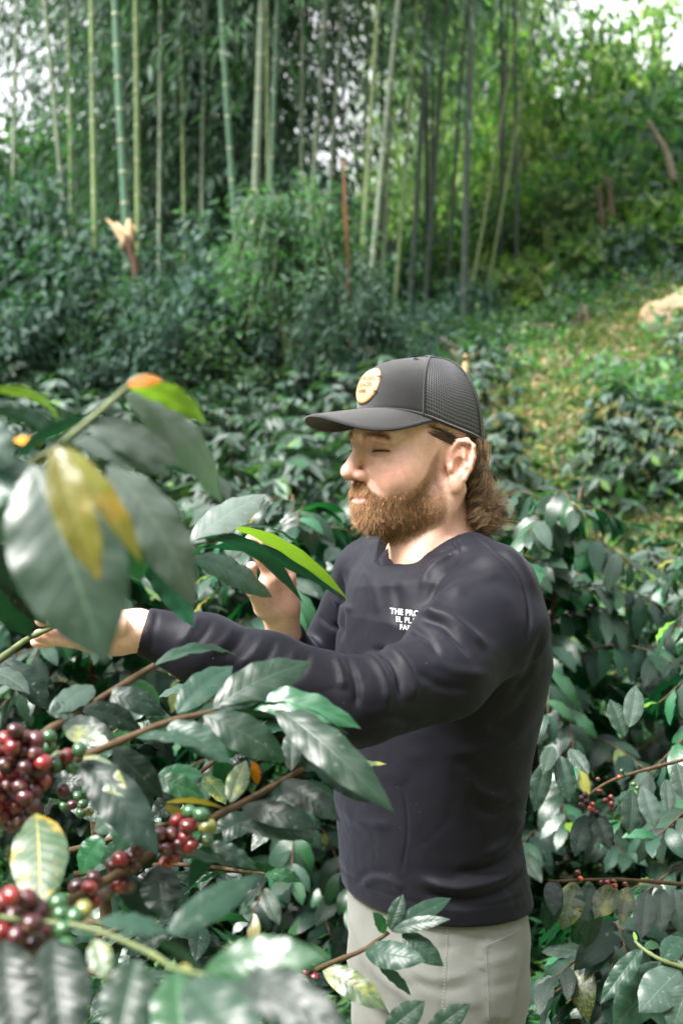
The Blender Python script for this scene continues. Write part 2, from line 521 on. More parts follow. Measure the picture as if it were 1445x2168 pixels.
DK = [(.018, .042, .032), (.028, .060, .047), (.044, .080, .064), (.062, .10, .082)]
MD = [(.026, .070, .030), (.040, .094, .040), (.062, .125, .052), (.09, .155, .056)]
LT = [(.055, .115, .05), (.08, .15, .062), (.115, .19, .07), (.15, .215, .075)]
YL_GLOW = [(.15, .23, .06), (.20, .28, .075), (.25, .31, .085), (.28, .28, .09)]  # sunlit glow of the far trees painted into brighter leaf tones
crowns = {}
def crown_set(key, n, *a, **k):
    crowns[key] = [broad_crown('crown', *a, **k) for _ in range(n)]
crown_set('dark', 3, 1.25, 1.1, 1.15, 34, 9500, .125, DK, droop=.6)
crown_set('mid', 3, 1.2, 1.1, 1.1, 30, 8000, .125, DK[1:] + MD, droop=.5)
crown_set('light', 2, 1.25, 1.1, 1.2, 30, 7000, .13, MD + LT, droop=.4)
crown_set('lime', 2, 1.3, 1.1, 1.5, 30, 7000, .13, MD[2:] + LT + YL_GLOW[:3], droop=.5)

def tree(name, x, y, top, crown, sx, sz, label, cat='tree', group=None, trunk_r=.09, z0=None, mat=BARK, trunk_h=None):
    """crown centre sits so that the highest leaves reach height `top`"""
    g = float(H(x, y)) if z0 is None else z0
    root = tag(empty(name, (x, y, g)), label, cat, group)
    me, lob = crowns[crown][rg.integers(len(crowns[crown]))]
    cz = top - g - 1.15 * sz
    c = link('crown', me, root); c.location = (0, 0, cz); c.scale = (sx, sx, sz); c.rotation_euler = (0, 0, rg.uniform(0, 6.28))
    th = max(.3, cz + .2 * sz)
    t = link('trunk', trunk_mesh('trunk', th, trunk_r, [(np.array(q) * (sx, sx, sz), r_) for q, r_ in lob], cz, mat=mat), root)
    return root

# ---- bamboo
def bamboo_foliage(zlo, zhi, rad, nspray, palette, weights=None, up_bias=1.0):
    m = MB()
    z = zlo + (zhi - zlo) * rg.random(nspray) ** (1 / up_bias)
    a = rg.uniform(0, 6.283, nspray)
    r0 = rg.random(nspray) ** .6 * rad
    k = 15
    out = np.stack([np.cos(a), np.sin(a), np.zeros(nspray)], 1)
    base = out * r0[:, None]; base[:, 2] = z
    ln = rg.uniform(.35, .8, nspray)
    tt = rg.random((nspray, k))
    pos = base[:, None] + out[:, None] * (tt * ln[:, None])[..., None] + np.array([0, 0, -1.0]) * (tt ** 2 * ln[:, None] * 1.0)[..., None]
    pos = pos.reshape(-1, 3) + rg.normal(0, .05, (nspray * k, 3))
    n = len(pos)
    fwd = np.repeat(out, k, 0) * .5 + rand_dir(n) * .55 + np.array([0, 0, -.75])
    cols = np.repeat(shade_cols(nspray, palette, weights), k, 0) * rg.uniform(.8, 1.2, (n, 1))
    m.add(*leaf_quads(pos, fwd, np.array([0, 0, 1.0]) + rand_dir(n) * .6, rg.uniform(.13, .24, n), rg.uniform(.022, .036, n), cols))
    return m.mesh('foliage', FOLB, smooth=False)
BF = [bamboo_foliage(1.6, 9.5, 1.0, 520, DK[1:] + MD[:1], up_bias=1.35) for _ in range(3)]
BFS = [bamboo_foliage(3.0, 9.5, 1.0, 330, DK[1:] + MD[:2], up_bias=1.5) for _ in range(2)]
BFT = [bamboo_foliage(3.4, 9.5, 1.0, 170, DK[1:] + MD[:2], up_bias=1.6) for _ in range(2)]
BFL = [bamboo_foliage(1.0, 8.0, 1.1, 560, MD[1:] + LT + YL_GLOW[:2], up_bias=1.2) for _ in range(2)]

def culm_material(name, c1, c2):
    return simple_mat(name, c1, .45, noise=.3, nscale=1.5, spec=.5)
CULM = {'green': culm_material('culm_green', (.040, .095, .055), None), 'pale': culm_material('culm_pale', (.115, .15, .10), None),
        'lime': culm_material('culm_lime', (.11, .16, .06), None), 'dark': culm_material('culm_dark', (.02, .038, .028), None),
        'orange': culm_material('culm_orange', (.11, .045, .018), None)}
RING = simple_mat('culm_node', (.30, .30, .19), .6)
RINGD = simple_mat('culm_node_dark', (.06, .09, .06), .6)
def culm(label, top_px, bot_px, d, wpx, kind, fol=None, group='bamboo culms of the grove', node=.33, zmax=11.0, fs=1.0):
    """straight culm through two pixels at distance d, running from the ground to far above the frame"""
    a, b = P(*bot_px, d), P(*top_px, d)
    dirv = (b - a) / (b[2] - a[2])
    g = float(H(a[0], d))
    base = a + dirv * (g - a[2])
    base[1] = d
    root = tag(empty('bamboo', tuple(base)), label, 'bamboo', group)
    r = wpx * d / FPX / 2
    hh = zmax - g
    n = int(hh / node)
    zs = np.linspace(0, hh, n * 2 + 1)
    bow = rg.normal(0, .012)
    pts = np.outer(zs, dirv); pts[:, 0] += bow * np.sin(zs / hh * 6) ; pts[:, 1] += .02 * np.sin(zs * .7)
    rad = r * (1 - .35 * zs / hh)
    m = MB(); m.add(*tube(pts, rad, 9))
    c = link('culm', m.mesh('culm', CULM[kind]), root)
    m = MB()
    for k in range(1, n):
        q = pts[2 * k]; t = unit(pts[2 * k + 1] - pts[2 * k - 1])
        rr = rad[2 * k]
        m.add(*tube(np.array([q - t * r * .22, q, q + t * r * .22]), [rr * 1.02, rr * 1.16, rr * 1.02], 9, cap=False))
    ring = link('node_rings', m.mesh('node_rings', RINGD if kind in ('dark', 'orange') else RING), c); ring['kind'] = 'stuff'
    if fol is not None:
        o = link('foliage', fol, root); o.rotation_euler = (0, 0, rg.uniform(0, 6.28)); o.scale = (fs, fs, 1)
        o.location = tuple(dirv * .0)
    return root
culm('thin grey-green bamboo culm nearest the left edge', (95, 0), (130, 390), 15.0, 11, 'pale', BFT[1])
culm('pale yellow-green bamboo culm left of the broken dark one', (195, 0), (203, 460), 14.0, 13, 'lime', None)
culm('thick dark green bamboo culm with bright rings above the broken stump', (246, 0), (272, 480), 13.5, 19, 'green', None, node=.29)
culm('slim green bamboo culm just right of the thick ringed one', (288, 0), (292, 460), 14.2, 13, 'lime', None)
culm('green bamboo culm with white rings standing alone left of centre', (470, 0), (503, 500), 14.0, 14, 'green', BFT[1], node=.30)
culm('thick pale bamboo culm in the middle of the grove', (555, 0), (533, 620), 14.5, 18, 'pale', BFT[0])
culm('very thin bamboo culm between two thicker ones', (566, 0), (571, 420), 15.2, 8, 'lime', None)
culm('ringed green bamboo culm right of the thick pale one', (588, 0), (573, 430), 14.8, 12, 'green', None)
culm('leaning grey bamboo culm above the arching shrub', (690, 0), (655, 470), 15.5, 12, 'pale', BFT[0])
culm('leaning thin bamboo culm behind the orange dead stalk', (727, 0), (697, 460), 15.8, 10, 'pale', None)
culm('pale leaning bamboo culm left of the pair behind the cap', (795, 100), (755, 740), 14.6, 11, 'lime', None)
culm('pale leaning bamboo culm right of the pair behind the cap', (836, 80), (772, 740), 14.2, 13, 'pale', BFT[0])
culm('thin bamboo culm leaning right of the pale pair', (868, 200), (830, 700), 16.0, 9, 'lime', None)
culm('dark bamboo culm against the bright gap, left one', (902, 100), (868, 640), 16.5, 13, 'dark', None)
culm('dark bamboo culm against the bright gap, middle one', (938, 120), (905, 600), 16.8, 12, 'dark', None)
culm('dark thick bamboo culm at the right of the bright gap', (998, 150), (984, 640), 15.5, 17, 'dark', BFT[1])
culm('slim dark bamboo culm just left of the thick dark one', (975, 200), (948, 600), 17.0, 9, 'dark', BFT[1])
culm('thin pale bamboo culm leaning at the edge of the valley', (1040, 380), (992, 660), 16.5, 7, 'lime', None)
culm('outermost thin bamboo culm leaning beside the valley', (1072, 380), (1030, 620), 17.0, 7, 'lime', BFT[0])
for px_, ln_, d_, w_, wh in ((28, 8, 16.4, 9, 'at the left edge'), (150, -6, 16.8, 8, 'between the two leftmost culms and the lime one'), (336, 5, 16.2, 9, 'right of the slim green one'), (392, -9, 16.6, 8, 'in the dark gap left of centre'),
                             (428, 6, 16.9, 9, 'just left of the lone ringed culm'), (628, 12, 16.3, 9, 'right of the ringed pair'), (762, 20, 16.7, 8, 'left of the leaning pale pair'), (812, 26, 17.0, 9, 'between the leaning pale pair and the dark culms')):
    culm('slim pale bamboo culm %s' % wh, (px_ + ln_, 0), (px_, 560), d_, w_, 'pale' if w_ > 8 else 'lime', BFT[px_ % 2] if px_ > 300 else None)
# the depth of the grove
ORD = ('first second third fourth fifth sixth seventh eighth ninth tenth eleventh twelfth thirteenth fourteenth fifteenth sixteenth').split()
k = 0
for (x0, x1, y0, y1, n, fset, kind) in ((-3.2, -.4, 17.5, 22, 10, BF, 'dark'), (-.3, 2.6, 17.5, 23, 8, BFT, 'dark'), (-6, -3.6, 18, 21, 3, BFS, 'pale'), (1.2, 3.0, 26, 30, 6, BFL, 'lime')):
    spots = sorted([(rg.uniform(x0, x1), rg.uniform(y0, y1)) for _ in range(n)], key=lambda q: q[0] / q[1])
    for kk, (x, y) in enumerate(spots):
        px = 722 + x / y * FPX
        lean = rg.normal(0, 14)
        culm(('%s shaded culm from the left in the %s of the deep grove' % (ORD[kk], 'left end' if x0 < -5 else 'middle' if x0 < -1 else 'right half')) if kind != 'lime' else '%s sunlit yellow-green bamboo from the left beyond the dark culms' % ORD[kk], (px + lean, 0), (px, 700), y, rg.uniform(8, 12), kind, fset[rg.integers(len(fset))],
             group='bamboo culms in the depth of the grove' if kind != 'lime' else 'sunlit bamboo beyond the grove', fs=rg.uniform(.9, 1.3))
        k += 1

# dead orange stalk and the broken stump
def rough_stalk(name, label, pts, rad, mat, cat, splinters=0):
    root = tag(empty(name, tuple(pts[0])), label, cat)
    p = np.array(pts) - np.array(pts[0])
    m = MB(); m.add(*tube(spline(p, 14), np.interp(np.linspace(0, 1, 14), np.linspace(0, 1, len(rad)), rad) * rg.uniform(.85, 1.15, 14), 8))
    link('stalk', m.mesh('stalk', mat), root)
    if splinters:
        m = MB()
        for s in range(splinters):
            q = p[-1] + rg.normal(0, .02, 3); e = q + np.array([rg.normal(-.05, .07), rg.normal(0, .03), rg.uniform(.05, .16)])
            m.add(*tube(np.array([q - (0, 0, .1), q, e]), [.03, .035, .008], 5))
        link('splinter', m.mesh('splinter', WOODP), root)
    return root
def to_ground(px, py, d):
    a = P(px, py, d); return np.array([a[0], d, float(H(a[0], d))])
rough_stalk('broken_stump', 'broken brown bamboo stump with pale splintered top at left', [to_ground(296, 700, 13.4), P(290, 605, 13.4), P(279, 540, 13.4), P(270, 498, 13.4)], [.036, .036, .036, .04], simple_mat('stump_brown', (.06, .03, .016), .9, noise=.5, nscale=6), 'stump', 7)
rough_stalk('dead_stalk', 'dead orange-brown stalk standing among the bamboo', [to_ground(738, 640, 12.6), P(735, 560, 12.6), P(731, 450, 12.6), P(727, 338, 12.6)], [.02, .019, .016, .008], CULM['orange'], 'stalk')
rough_stalk('fallen_pole', 'pale cut pole lying just above the cap', [P(772, 738, 12.0), P(795, 746, 12.0), P(830, 762, 12.0)], [.03, .03, .03], WOODP, 'pole')
rough_stalk('pale_post', 'short pale post right of the cap', [to_ground(985, 800, 12.0), P(985, 775, 12.0), P(984, 752, 12.0)], [.028, .028, .024], WOODP, 'post')
rough_stalk('leaning_trunk', 'bare pale trunk leaning on the right hillside', [P(1427, 385, 17), P(1408, 320, 17), P(1370, 255, 17)], [.05, .04, .024], simple_mat('pale_bark', (.10, .085, .062), .9, noise=.3), 'trunk')
for px, a, b in ((1270, 395, 500), (1290, 375, 480)):
    rough_stalk('bare_trunk', 'bare brown trunk on the right hillside, %s of a pair' % ('left' if px < 1280 else 'right'), [P(px + 8, b, 17.5), P(px + 2, (a + b) / 2, 17.5), P(px - 6, a, 17.5)], [.036, .032, .028], simple_mat('trunk_brown', (.07, .048, .032), .9, noise=.3), 'trunk')

# ---- shrubs and trees in front of and beside the grove
def tree_px(name, px, toppx, d, crown, sx, sz, label, **k):
    a = P(px, toppx, d)
    return tree(name, float(a[0]), d, float(a[2]), crown, sx, sz, label, **k)
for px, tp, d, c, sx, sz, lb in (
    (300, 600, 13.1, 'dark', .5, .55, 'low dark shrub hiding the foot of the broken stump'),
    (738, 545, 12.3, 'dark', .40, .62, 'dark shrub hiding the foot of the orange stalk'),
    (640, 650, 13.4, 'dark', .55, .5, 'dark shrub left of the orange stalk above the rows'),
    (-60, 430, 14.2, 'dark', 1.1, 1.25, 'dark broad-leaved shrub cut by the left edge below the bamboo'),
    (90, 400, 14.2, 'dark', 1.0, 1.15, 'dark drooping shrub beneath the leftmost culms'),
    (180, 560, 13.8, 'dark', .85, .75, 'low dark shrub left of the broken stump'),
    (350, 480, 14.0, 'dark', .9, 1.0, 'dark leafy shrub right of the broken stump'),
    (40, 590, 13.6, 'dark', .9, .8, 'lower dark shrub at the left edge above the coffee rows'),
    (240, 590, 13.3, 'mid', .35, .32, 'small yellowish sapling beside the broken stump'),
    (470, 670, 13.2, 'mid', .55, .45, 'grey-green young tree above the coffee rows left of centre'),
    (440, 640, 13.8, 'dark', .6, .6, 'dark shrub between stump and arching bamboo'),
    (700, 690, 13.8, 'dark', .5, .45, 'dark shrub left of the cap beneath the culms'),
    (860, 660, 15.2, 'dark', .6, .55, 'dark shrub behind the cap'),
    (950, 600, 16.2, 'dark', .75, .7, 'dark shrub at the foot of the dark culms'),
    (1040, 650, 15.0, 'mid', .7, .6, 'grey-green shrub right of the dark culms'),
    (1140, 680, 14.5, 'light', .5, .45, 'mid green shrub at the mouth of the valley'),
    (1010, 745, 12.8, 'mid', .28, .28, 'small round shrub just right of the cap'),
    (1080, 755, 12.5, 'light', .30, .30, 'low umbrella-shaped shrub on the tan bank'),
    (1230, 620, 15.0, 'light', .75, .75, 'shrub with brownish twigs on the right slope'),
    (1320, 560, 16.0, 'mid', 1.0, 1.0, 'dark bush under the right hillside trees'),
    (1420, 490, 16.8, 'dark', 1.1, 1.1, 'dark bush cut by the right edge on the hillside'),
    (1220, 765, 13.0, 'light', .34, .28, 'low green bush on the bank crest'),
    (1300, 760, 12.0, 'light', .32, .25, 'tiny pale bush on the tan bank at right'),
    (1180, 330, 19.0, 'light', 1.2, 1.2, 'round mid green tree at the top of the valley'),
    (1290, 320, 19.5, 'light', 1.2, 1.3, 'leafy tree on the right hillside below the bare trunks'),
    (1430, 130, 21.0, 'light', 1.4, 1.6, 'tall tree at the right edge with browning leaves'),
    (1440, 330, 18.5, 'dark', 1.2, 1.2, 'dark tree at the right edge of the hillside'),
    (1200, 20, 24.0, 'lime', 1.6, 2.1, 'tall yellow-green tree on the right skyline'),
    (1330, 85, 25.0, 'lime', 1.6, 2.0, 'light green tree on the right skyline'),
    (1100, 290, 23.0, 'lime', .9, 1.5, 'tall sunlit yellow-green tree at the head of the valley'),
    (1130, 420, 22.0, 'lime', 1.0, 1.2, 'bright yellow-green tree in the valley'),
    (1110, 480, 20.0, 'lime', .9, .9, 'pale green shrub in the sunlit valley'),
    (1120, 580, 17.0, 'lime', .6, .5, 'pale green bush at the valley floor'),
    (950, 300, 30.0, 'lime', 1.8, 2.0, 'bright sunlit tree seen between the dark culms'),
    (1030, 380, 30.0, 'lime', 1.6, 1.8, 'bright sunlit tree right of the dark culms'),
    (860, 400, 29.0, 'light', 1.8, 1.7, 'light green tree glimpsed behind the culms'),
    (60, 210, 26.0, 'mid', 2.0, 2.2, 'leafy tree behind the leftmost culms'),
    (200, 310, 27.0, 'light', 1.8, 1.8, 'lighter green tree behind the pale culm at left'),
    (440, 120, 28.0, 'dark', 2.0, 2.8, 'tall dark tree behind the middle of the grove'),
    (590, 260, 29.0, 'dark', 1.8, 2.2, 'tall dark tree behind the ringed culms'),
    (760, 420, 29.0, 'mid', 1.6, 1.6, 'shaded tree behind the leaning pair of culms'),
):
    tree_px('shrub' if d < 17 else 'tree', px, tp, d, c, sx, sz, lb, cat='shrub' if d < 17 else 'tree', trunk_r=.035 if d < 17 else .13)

# arching weeping bamboo shrub left of the cap
def arching_shrub():
    a = P(620, 400, 13.0); g = float(H(a[0], 13.0))
    root = tag(empty('arching_bamboo', (a[0], 13.0, g)), 'arching young bamboo with feathery yellow-green tips left of the cap', 'bamboo')
    m = MB(); s = MB()
    hgt = a[2] - g
    for k in range(46):
        az = rg.uniform(0, 6.283); o = np.array([math.cos(az), math.sin(az) * .8, 0]); reach = rg.uniform(.25, .85)
        hz = hgt * rg.uniform(.72, 1.02)
        pts = spline([(0, 0, 0), o * reach * .25 + (0, 0, hz * .6), o * reach * .62 + (0, 0, hz), o * reach + (0, 0, hz * .82), o * reach * 1.25 + (0, 0, hz * rg.uniform(.5, .75))], 30)
        s.add(*tube(pts, np.linspace(.009, .002, 30), 4, cap=False))
        t = rg.integers(8, 30, 95); n = len(t)
        pos = pts[t] + rg.normal(0, .06, (n, 3))
        tipc = smooth01(12, 29, t)[:, None]
        cols = shade_cols(n, DK[1:] + MD[:2]) * (1 - .4 * tipc) + shade_cols(n, MD[1:] + LT[:1]) * .4 * tipc
        m.add(*leaf_quads(pos + rg.normal(0, .05, (n, 3)), o * .6 + rand_dir(n) * .9 + np.array([0, 0, -.35]), np.array([0, 0, 1.0]) + rand_dir(n) * .6, rg.uniform(.09, .17, n), rg.uniform(.024, .038, n), cols))
    link('foliage', m.mesh('foliage', FOLB, smooth=False), root)
    link('stems', s.mesh('stems', CULM['lime']), root)
arching_shrub()

# right-hand tan bank: a boulder-like cut of bare earth
def earth_bank():
    n1, n2 = 26, 14
    A, B_ = np.meshgrid(np.linspace(0, 1, n1), np.linspace(0, 1, n2), indexing='xy')
    a = P(1375, 742, 13.2)
    x = a[0] + A * 1.6; y = 13.0 + B_ * 1.6 - .25 * A
    z0 = H(x, y)
    prof = np.sin(np.clip(B_ * 1.15, 0, 1) * math.pi / 2) ** .7
    z = z0 - .06 + .26 * prof * smooth01(0, .18, A)
    v = np.stack([x, y, z], -1).reshape(-1, 3)
    v += np.stack([vnoise(v, 2.5, 4), vnoise(v, 2.7, 5), vnoise(v, 3.1, 6)], 1) * .07
    i = np.arange(n2 - 1)[:, None]; j = np.arange(n1 - 1)[None]
    f = np.stack([i * n1 + j, i * n1 + j + 1, (i + 1) * n1 + j + 1, (i + 1) * n1 + j], -1).reshape(-1, 4)
    o = link('earth_bank', mesh_np('earth_bank', v, f, mat=simple_mat('bare_earth', (.17, .12, .07), .95, noise=.5, nscale=3.0, bump=1.0, bscale=14)))
    tag(o, 'bare tan earth bank at the right edge below the hillside', 'bank', kind='structure')
earth_bank()

# ---- ground cover (nobody could count it)
def cover(name, label, n, region, leaf, palette, hmax, weights=None, keep=None):
    x = rg.uniform(region[0], region[1], n); y = rg.uniform(region[2], region[3], n)
    if keep is not None:
        k = keep(x, y); x, y = x[k], y[k]
    n = len(x)
    z = H(x, y)
    pos = np.stack([x, y, z + rg.random(n) ** 1.6 * hmax], 1)
    fwd = rand_dir(n) + np.array([0, 0, .35])
    m = MB()
    m.add(*leaf_quads(pos, fwd, np.array([0, 0, 1.0]) + rand_dir(n) * .5, leaf * rg.uniform(.6, 1.4, n), leaf * .42 * rg.uniform(.6, 1.3, n), shade_cols(n, palette, weights)))
    o = link(name, m.mesh(name, FOL, smooth=False))
    return tag(o, label, 'ground cover', kind='stuff')
patch_noise = lambda x, y, s, sd: vnoise(np.stack([x, y, np.zeros_like(x)], 1), s, sd)
cover('weeds', 'low green weeds covering the ground between the coffee rows', 52000, (-2.6, 2.4, 2.5, 7.0), .075, [(.006, .026, .014), (.011, .045, .02), (.022, .075, .028), (.045, .11, .035)], .26)
cover('dry_grass', 'dry tan and green grass on the open slope', 120000, (-1.0, 5.2, 7.0, 16), .075, [(.17, .125, .07), (.23, .17, .10), (.28, .215, .13), (.07, .11, .04), (.05, .10, .04), (.08, .13, .05), (.06, .12, .05), (.045, .09, .04)], .12, keep=lambda x, y: (patch_noise(x, y, .9, 3) > .15) | ((x > .3) & (y > 8.8) & (patch_noise(x, y, .9, 3) > -.65)))
cover('slope_weeds', 'mixed green weeds on the open slope', 60000, (-4.5, 6.5, 6.0, 19), .12, MD + LT[:2] + DK[2:], .30, keep=lambda x, y: (patch_noise(x, y, .9, 3) < .26) & ~((x > .3) & (y > 9.2) & (patch_noise(x, y, .9, 3) > -.32)))
cover('hillside_undergrowth', 'dense undergrowth covering the hillside behind', 60000, (-14, 20, 18.5, 36), .30, DK + MD[:3], 1.3)
cover('valley_grass', 'pale green growth on the valley floor', 9000, (1.6, 4.5, 16.5, 27), .26, LT + MD[2:], .7)
# ------------------------------------------------------------------ coffee bushes
rb = np.random.default_rng(23)
LV = []
for k in range(6):
    v_, f_, u_ = leaf_geo(1.0, rb.uniform(.38, .46), droop=rb.uniform(.5, 1.3), fold=rb.uniform(.1, .4), wave=rb.uniform(.02, .045), phase=rb.random(), nl=8, nw=4, curl=rb.uniform(-.03, .03), a0=rb.uniform(.2, .5))
    LV.append((v_, f_, u_))
MIXES = {'shade': (('gray', .48), ('dark', .22), ('pale', .12), ('green', .15), ('spot', .03)),
         'crest': (('gray', .32), ('pale', .18), ('green', .29), ('lime', .14), ('dark', .04), ('yellow', .03))}
LEAFMESH = {}
LVI = [leaf_geo(1.0, rb.uniform(.38, .46), droop=rb.uniform(.5, 1.3), fold=rb.uniform(.1, .4), wave=0, phase=0, nl=5, nw=2, a0=.35) for _ in range(6)]
def leaf_variant(kind, k):
    if (kind, k) not in LEAFMESH:
        v, f, u = LV[k]
        LEAFMESH[(kind, k)] = mesh_np('leaf', v, f, uv=u, mat=LM[kind])
    return LEAFMESH[(kind, k)]
def pick(mix):
    r = rb.random(); s = 0
    for k, w in mix:
        s += w
        if r < s: return k
    return mix[0][0]

CHM = {}
def cherry_mats():
    def mk(name, c, c2, r=.22):
        m, nt, out = new_mat(name)
        b = nd(nt, 'ShaderNodeBsdfPrincipled', Roughness=r)
        b.inputs['Coat Weight'].default_value = .15
        at = nd(nt, 'ShaderNodeVertexColor', layer_name='Col')
        tc = nd(nt, 'ShaderNodeTexCoord'); oi = nd(nt, 'ShaderNodeObjectInfo')
        mp = nd(nt, 'ShaderNodeMapping'); nt.links.new(tc.outputs['Object'], mp.inputs[0])
        nt.links.new(math_n(nt, 'MULTIPLY', oi.outputs['Random'], 50.0), mp.inputs['Rotation'])
        nz = nd(nt, 'ShaderNodeTexNoise', Scale=1.6, Detail=5.0); nt.links.new(mp.outputs[0], nz.inputs['Vector'])
        col = mix_c(nt, ramp(nt, nz.outputs[0], [(.35, (0, 0, 0)), (.7, (1, 1, 1))]), c, c2)
        hue = nd(nt, 'ShaderNodeHueSaturation'); nt.links.new(col, hue.inputs['Color'])
        nt.links.new(math_n(nt, 'MULTIPLY_ADD', oi.outputs['Random'], .7, .6), hue.inputs['Value'])
        col = mix_c(nt, at.outputs[0], (.17, .11, .06), hue.outputs[0])     # dry scar at the tip
        n2 = nd(nt, 'ShaderNodeTexNoise', Scale=9.0, Detail=3.0); nt.links.new(mp.outputs[0], n2.inputs['Vector'])
        sp = ramp(nt, n2.outputs[0], [(.66, (0, 0, 0)), (.74, (1, 1, 1))])
        col = mix_c(nt, math_n(nt, 'MULTIPLY', sp, .35), col, (.20, .14, .11))
        nt.links.new(col, b.inputs['Base Color'])
        nt.links.new(math_n(nt, 'MULTIPLY_ADD', nz.outputs[0], .25, r - .08), b.inputs['Roughness'])
        nt.links.new(b.outputs[0], out.inputs[0])
        return m
    CHM['dark'] = mk('cherry_dark', (.030, .005, .008), (.06, .008, .011), .28)
    CHM['red'] = mk('cherry_red', (.10, .007, .009), (.16, .011, .011))
    CHM['orange'] = mk('cherry_orange', (.38, .06, .01), (.30, .03, .012))
    CHM['green'] = mk('cherry_green', (.016, .060, .024), (.032, .088, .032))
    CHM['lime'] = mk('cherry_lime', (.085, .125, .024), (.16, .12, .03))
    CHM['dry'] = mk('cherry_dry', (.035, .022, .018), (.07, .04, .03), .7)
cherry_mats()
CHERRY = {}
def cherry_mesh(kind):
    if kind not in CHERRY:
        nu, nv_ = 14, 9
        a = np.linspace(0, 2 * math.pi, nu, endpoint=False); b = np.linspace(0, math.pi, nv_ + 1)
        B_, A = np.meshgrid(b, a, indexing='ij')
        r = np.sin(B_); z = -np.cos(B_) * 1.12
        z = z - .10 * np.exp(-((B_ - math.pi) / .30) ** 2)         # navel
        v = np.stack([r * np.cos(A), r * np.sin(A) * .95, z], -1).reshape(-1, 3)
        c = 1 - np.exp(-((B_.ravel() - math.pi) / .20) ** 4)
        i = np.arange(nv_)[:, None]; j = np.arange(nu)[None]; j2 = (j + 1) % nu
        f = np.stack([i * nu + j, i * nu + j2, (i + 1) * nu + j2, (i + 1) * nu + j], -1).reshape(-1, 4)
        CHERRY[kind] = mesh_np('cherry', v, f, col=np.repeat(c[:, None], 3, 1), mat=CHM[kind])
    return CHERRY[kind]
def cherry(parent, loc, r, kind, away=None, ploc=(0, 0, 0)):
    o = link('cherry', cherry_mesh(kind), parent)
    d = unit((np.asarray(away) if away is not None else np.zeros(3)) + rb.normal(0, .5, 3) + np.array([0, -.25, -.1]))
    e = frame(np.cross(d, (0.3, .2, 1)), d)
    e = e @ np.diag(rb.uniform(.90, 1.08, 3))
    o.matrix_local = mat4(e, np.asarray(loc) - np.asarray(ploc), r)
    return o

def coffee_bush(x, y, h, rad, label, group, nobj, mix='shade', dens=1.0, leafL=(.095, .138), cherries=0, top_mix=None):
    """orthotropic stem, drooping laterals, opposite leaf pairs; the leaves nearest the viewer are single parts"""
    g = float(H(x, y))
    root = tag(empty('coffee_bush', (x, y, g)), label, 'coffee bush', group)
    st = MB(); lv = []
    st.add(*tube(spline([(0, 0, 0), (rb.normal(0, .03), rb.normal(0, .03), h * .5), (rb.normal(0, .05), rb.normal(0, .05), h)], 10), np.linspace(.016, .005, 10), 7))
    nn = int(h / .030 * dens)
    ends = []
    for k in range(nn):
        z = h * (.10 + .90 * k / nn)
        az = k * 2.39996 + rb.normal(0, .25)
        f = 1 - .62 * (k / nn) ** 2.2
        L = rad * f * rb.uniform(.75, 1.1) * (1 if z > .25 * h else .8)
        o = np.array([math.cos(az), math.sin(az), 0])
        rise = rb.uniform(.05, .22)
        pts = spline([(0, 0, z), o * L * .5 + (0, 0, z + L * rise), o * L + (0, 0, z + L * (rise - rb.uniform(.15, .5)))], 12)
        st.add(*tube(pts, np.linspace(.0034, .0014, 12), 5, cap=False))
        ends.append(pts)
        npair = max(4, int(L / .037))
        for q in range(npair + 1):
            t = .15 + .85 * q / npair
            i = min(10, int(t * 11)); p = pts[i] + (pts[i + 1] - pts[i]) * (t * 11 - i)
            tg = unit(pts[i + 1] - pts[i])
            for s in (-1, 1):
                sd_ = np.cross(tg, (0, 0, 1)) * s
                fw = unit(tg * rb.uniform(.25, .8) + sd_ * rb.uniform(.6, 1.0) + np.array([0, 0, -1]) * rb.uniform(.25, .95) + rb.normal(0, .15, 3))
                if q == npair: fw = unit(tg * .9 + sd_ * .45 + np.array([0, 0, rb.uniform(-.4, .5)]))
                up = unit(np.array([0, 0, 1.0]) + o * .55 + rb.normal(0, .22, 3))
                Lf = rb.uniform(*leafL) * (1 if q < npair - 1 else .75)
                hz = (z + p[2]) / (2 * h)
                mm = top_mix if (top_mix and (hz > .82 or q >= npair - 0)) else mix
                kd = pick(MIXES[mm])
                if kd in ('lime', 'yellow') and q < npair - 1: kd = 'gray'
                lv.append((p, fw, up, Lf, kd, rb.integers(6)))
    stems = link('stem', st.mesh('stem', TWIG), root)
    # which leaves face the camera
    pos = np.array([p + fw * Lf * .5 for p, fw, up, Lf, kd, k in lv]) + (x, y, g)
    tocam = np.array([0, 0, CAM_Z]) - np.array([x, y, g + h * .6])
    score = (pos - (x, y, g + h * .6)) @ unit(tocam) + .35 * (pos[:, 2] - g) / h * rad
    px = proj(pos)
    inside = (px[:, 0] > -30) & (px[:, 0] < 1475) & (px[:, 1] > 700) & (px[:, 1] < 2200)
    score = np.where(inside, score, -9)
    order = np.argsort(-score)
    single = set(order[:nobj].tolist())
    rest = {}
    for i, (p, fw, up, Lf, kd, k) in enumerate(lv):
        e = frame(fw, up)
        if i in single and inside[i]:
            o = link('leaf', leaf_variant(kd, k), root); o.matrix_local = mat4(e, p, Lf)
        else:
            v, f, u = LVI[k]
            rest.setdefault('dark' if kd in ('dark', 'pale', 'spot') else 'gray', MB()).add((v * Lf) @ e.T + p, f, None, u)
    for kd, m in rest.items():
        o = link('inner_leaves', m.mesh('inner_leaves', LM[kd]), root); o['kind'] = 'stuff'
    for c in range(cherries):
        pts = ends[rb.integers(len(ends))]; p = pts[rb.integers(3, 8)]
        for q in range(rb.integers(3, 8)):
            kd = ('red', 'dark', 'green', 'lime', 'red', 'orange')[rb.integers(6)]
            cherry(root, p + rb.normal(0, .012, 3), .0072, kd)
    return root
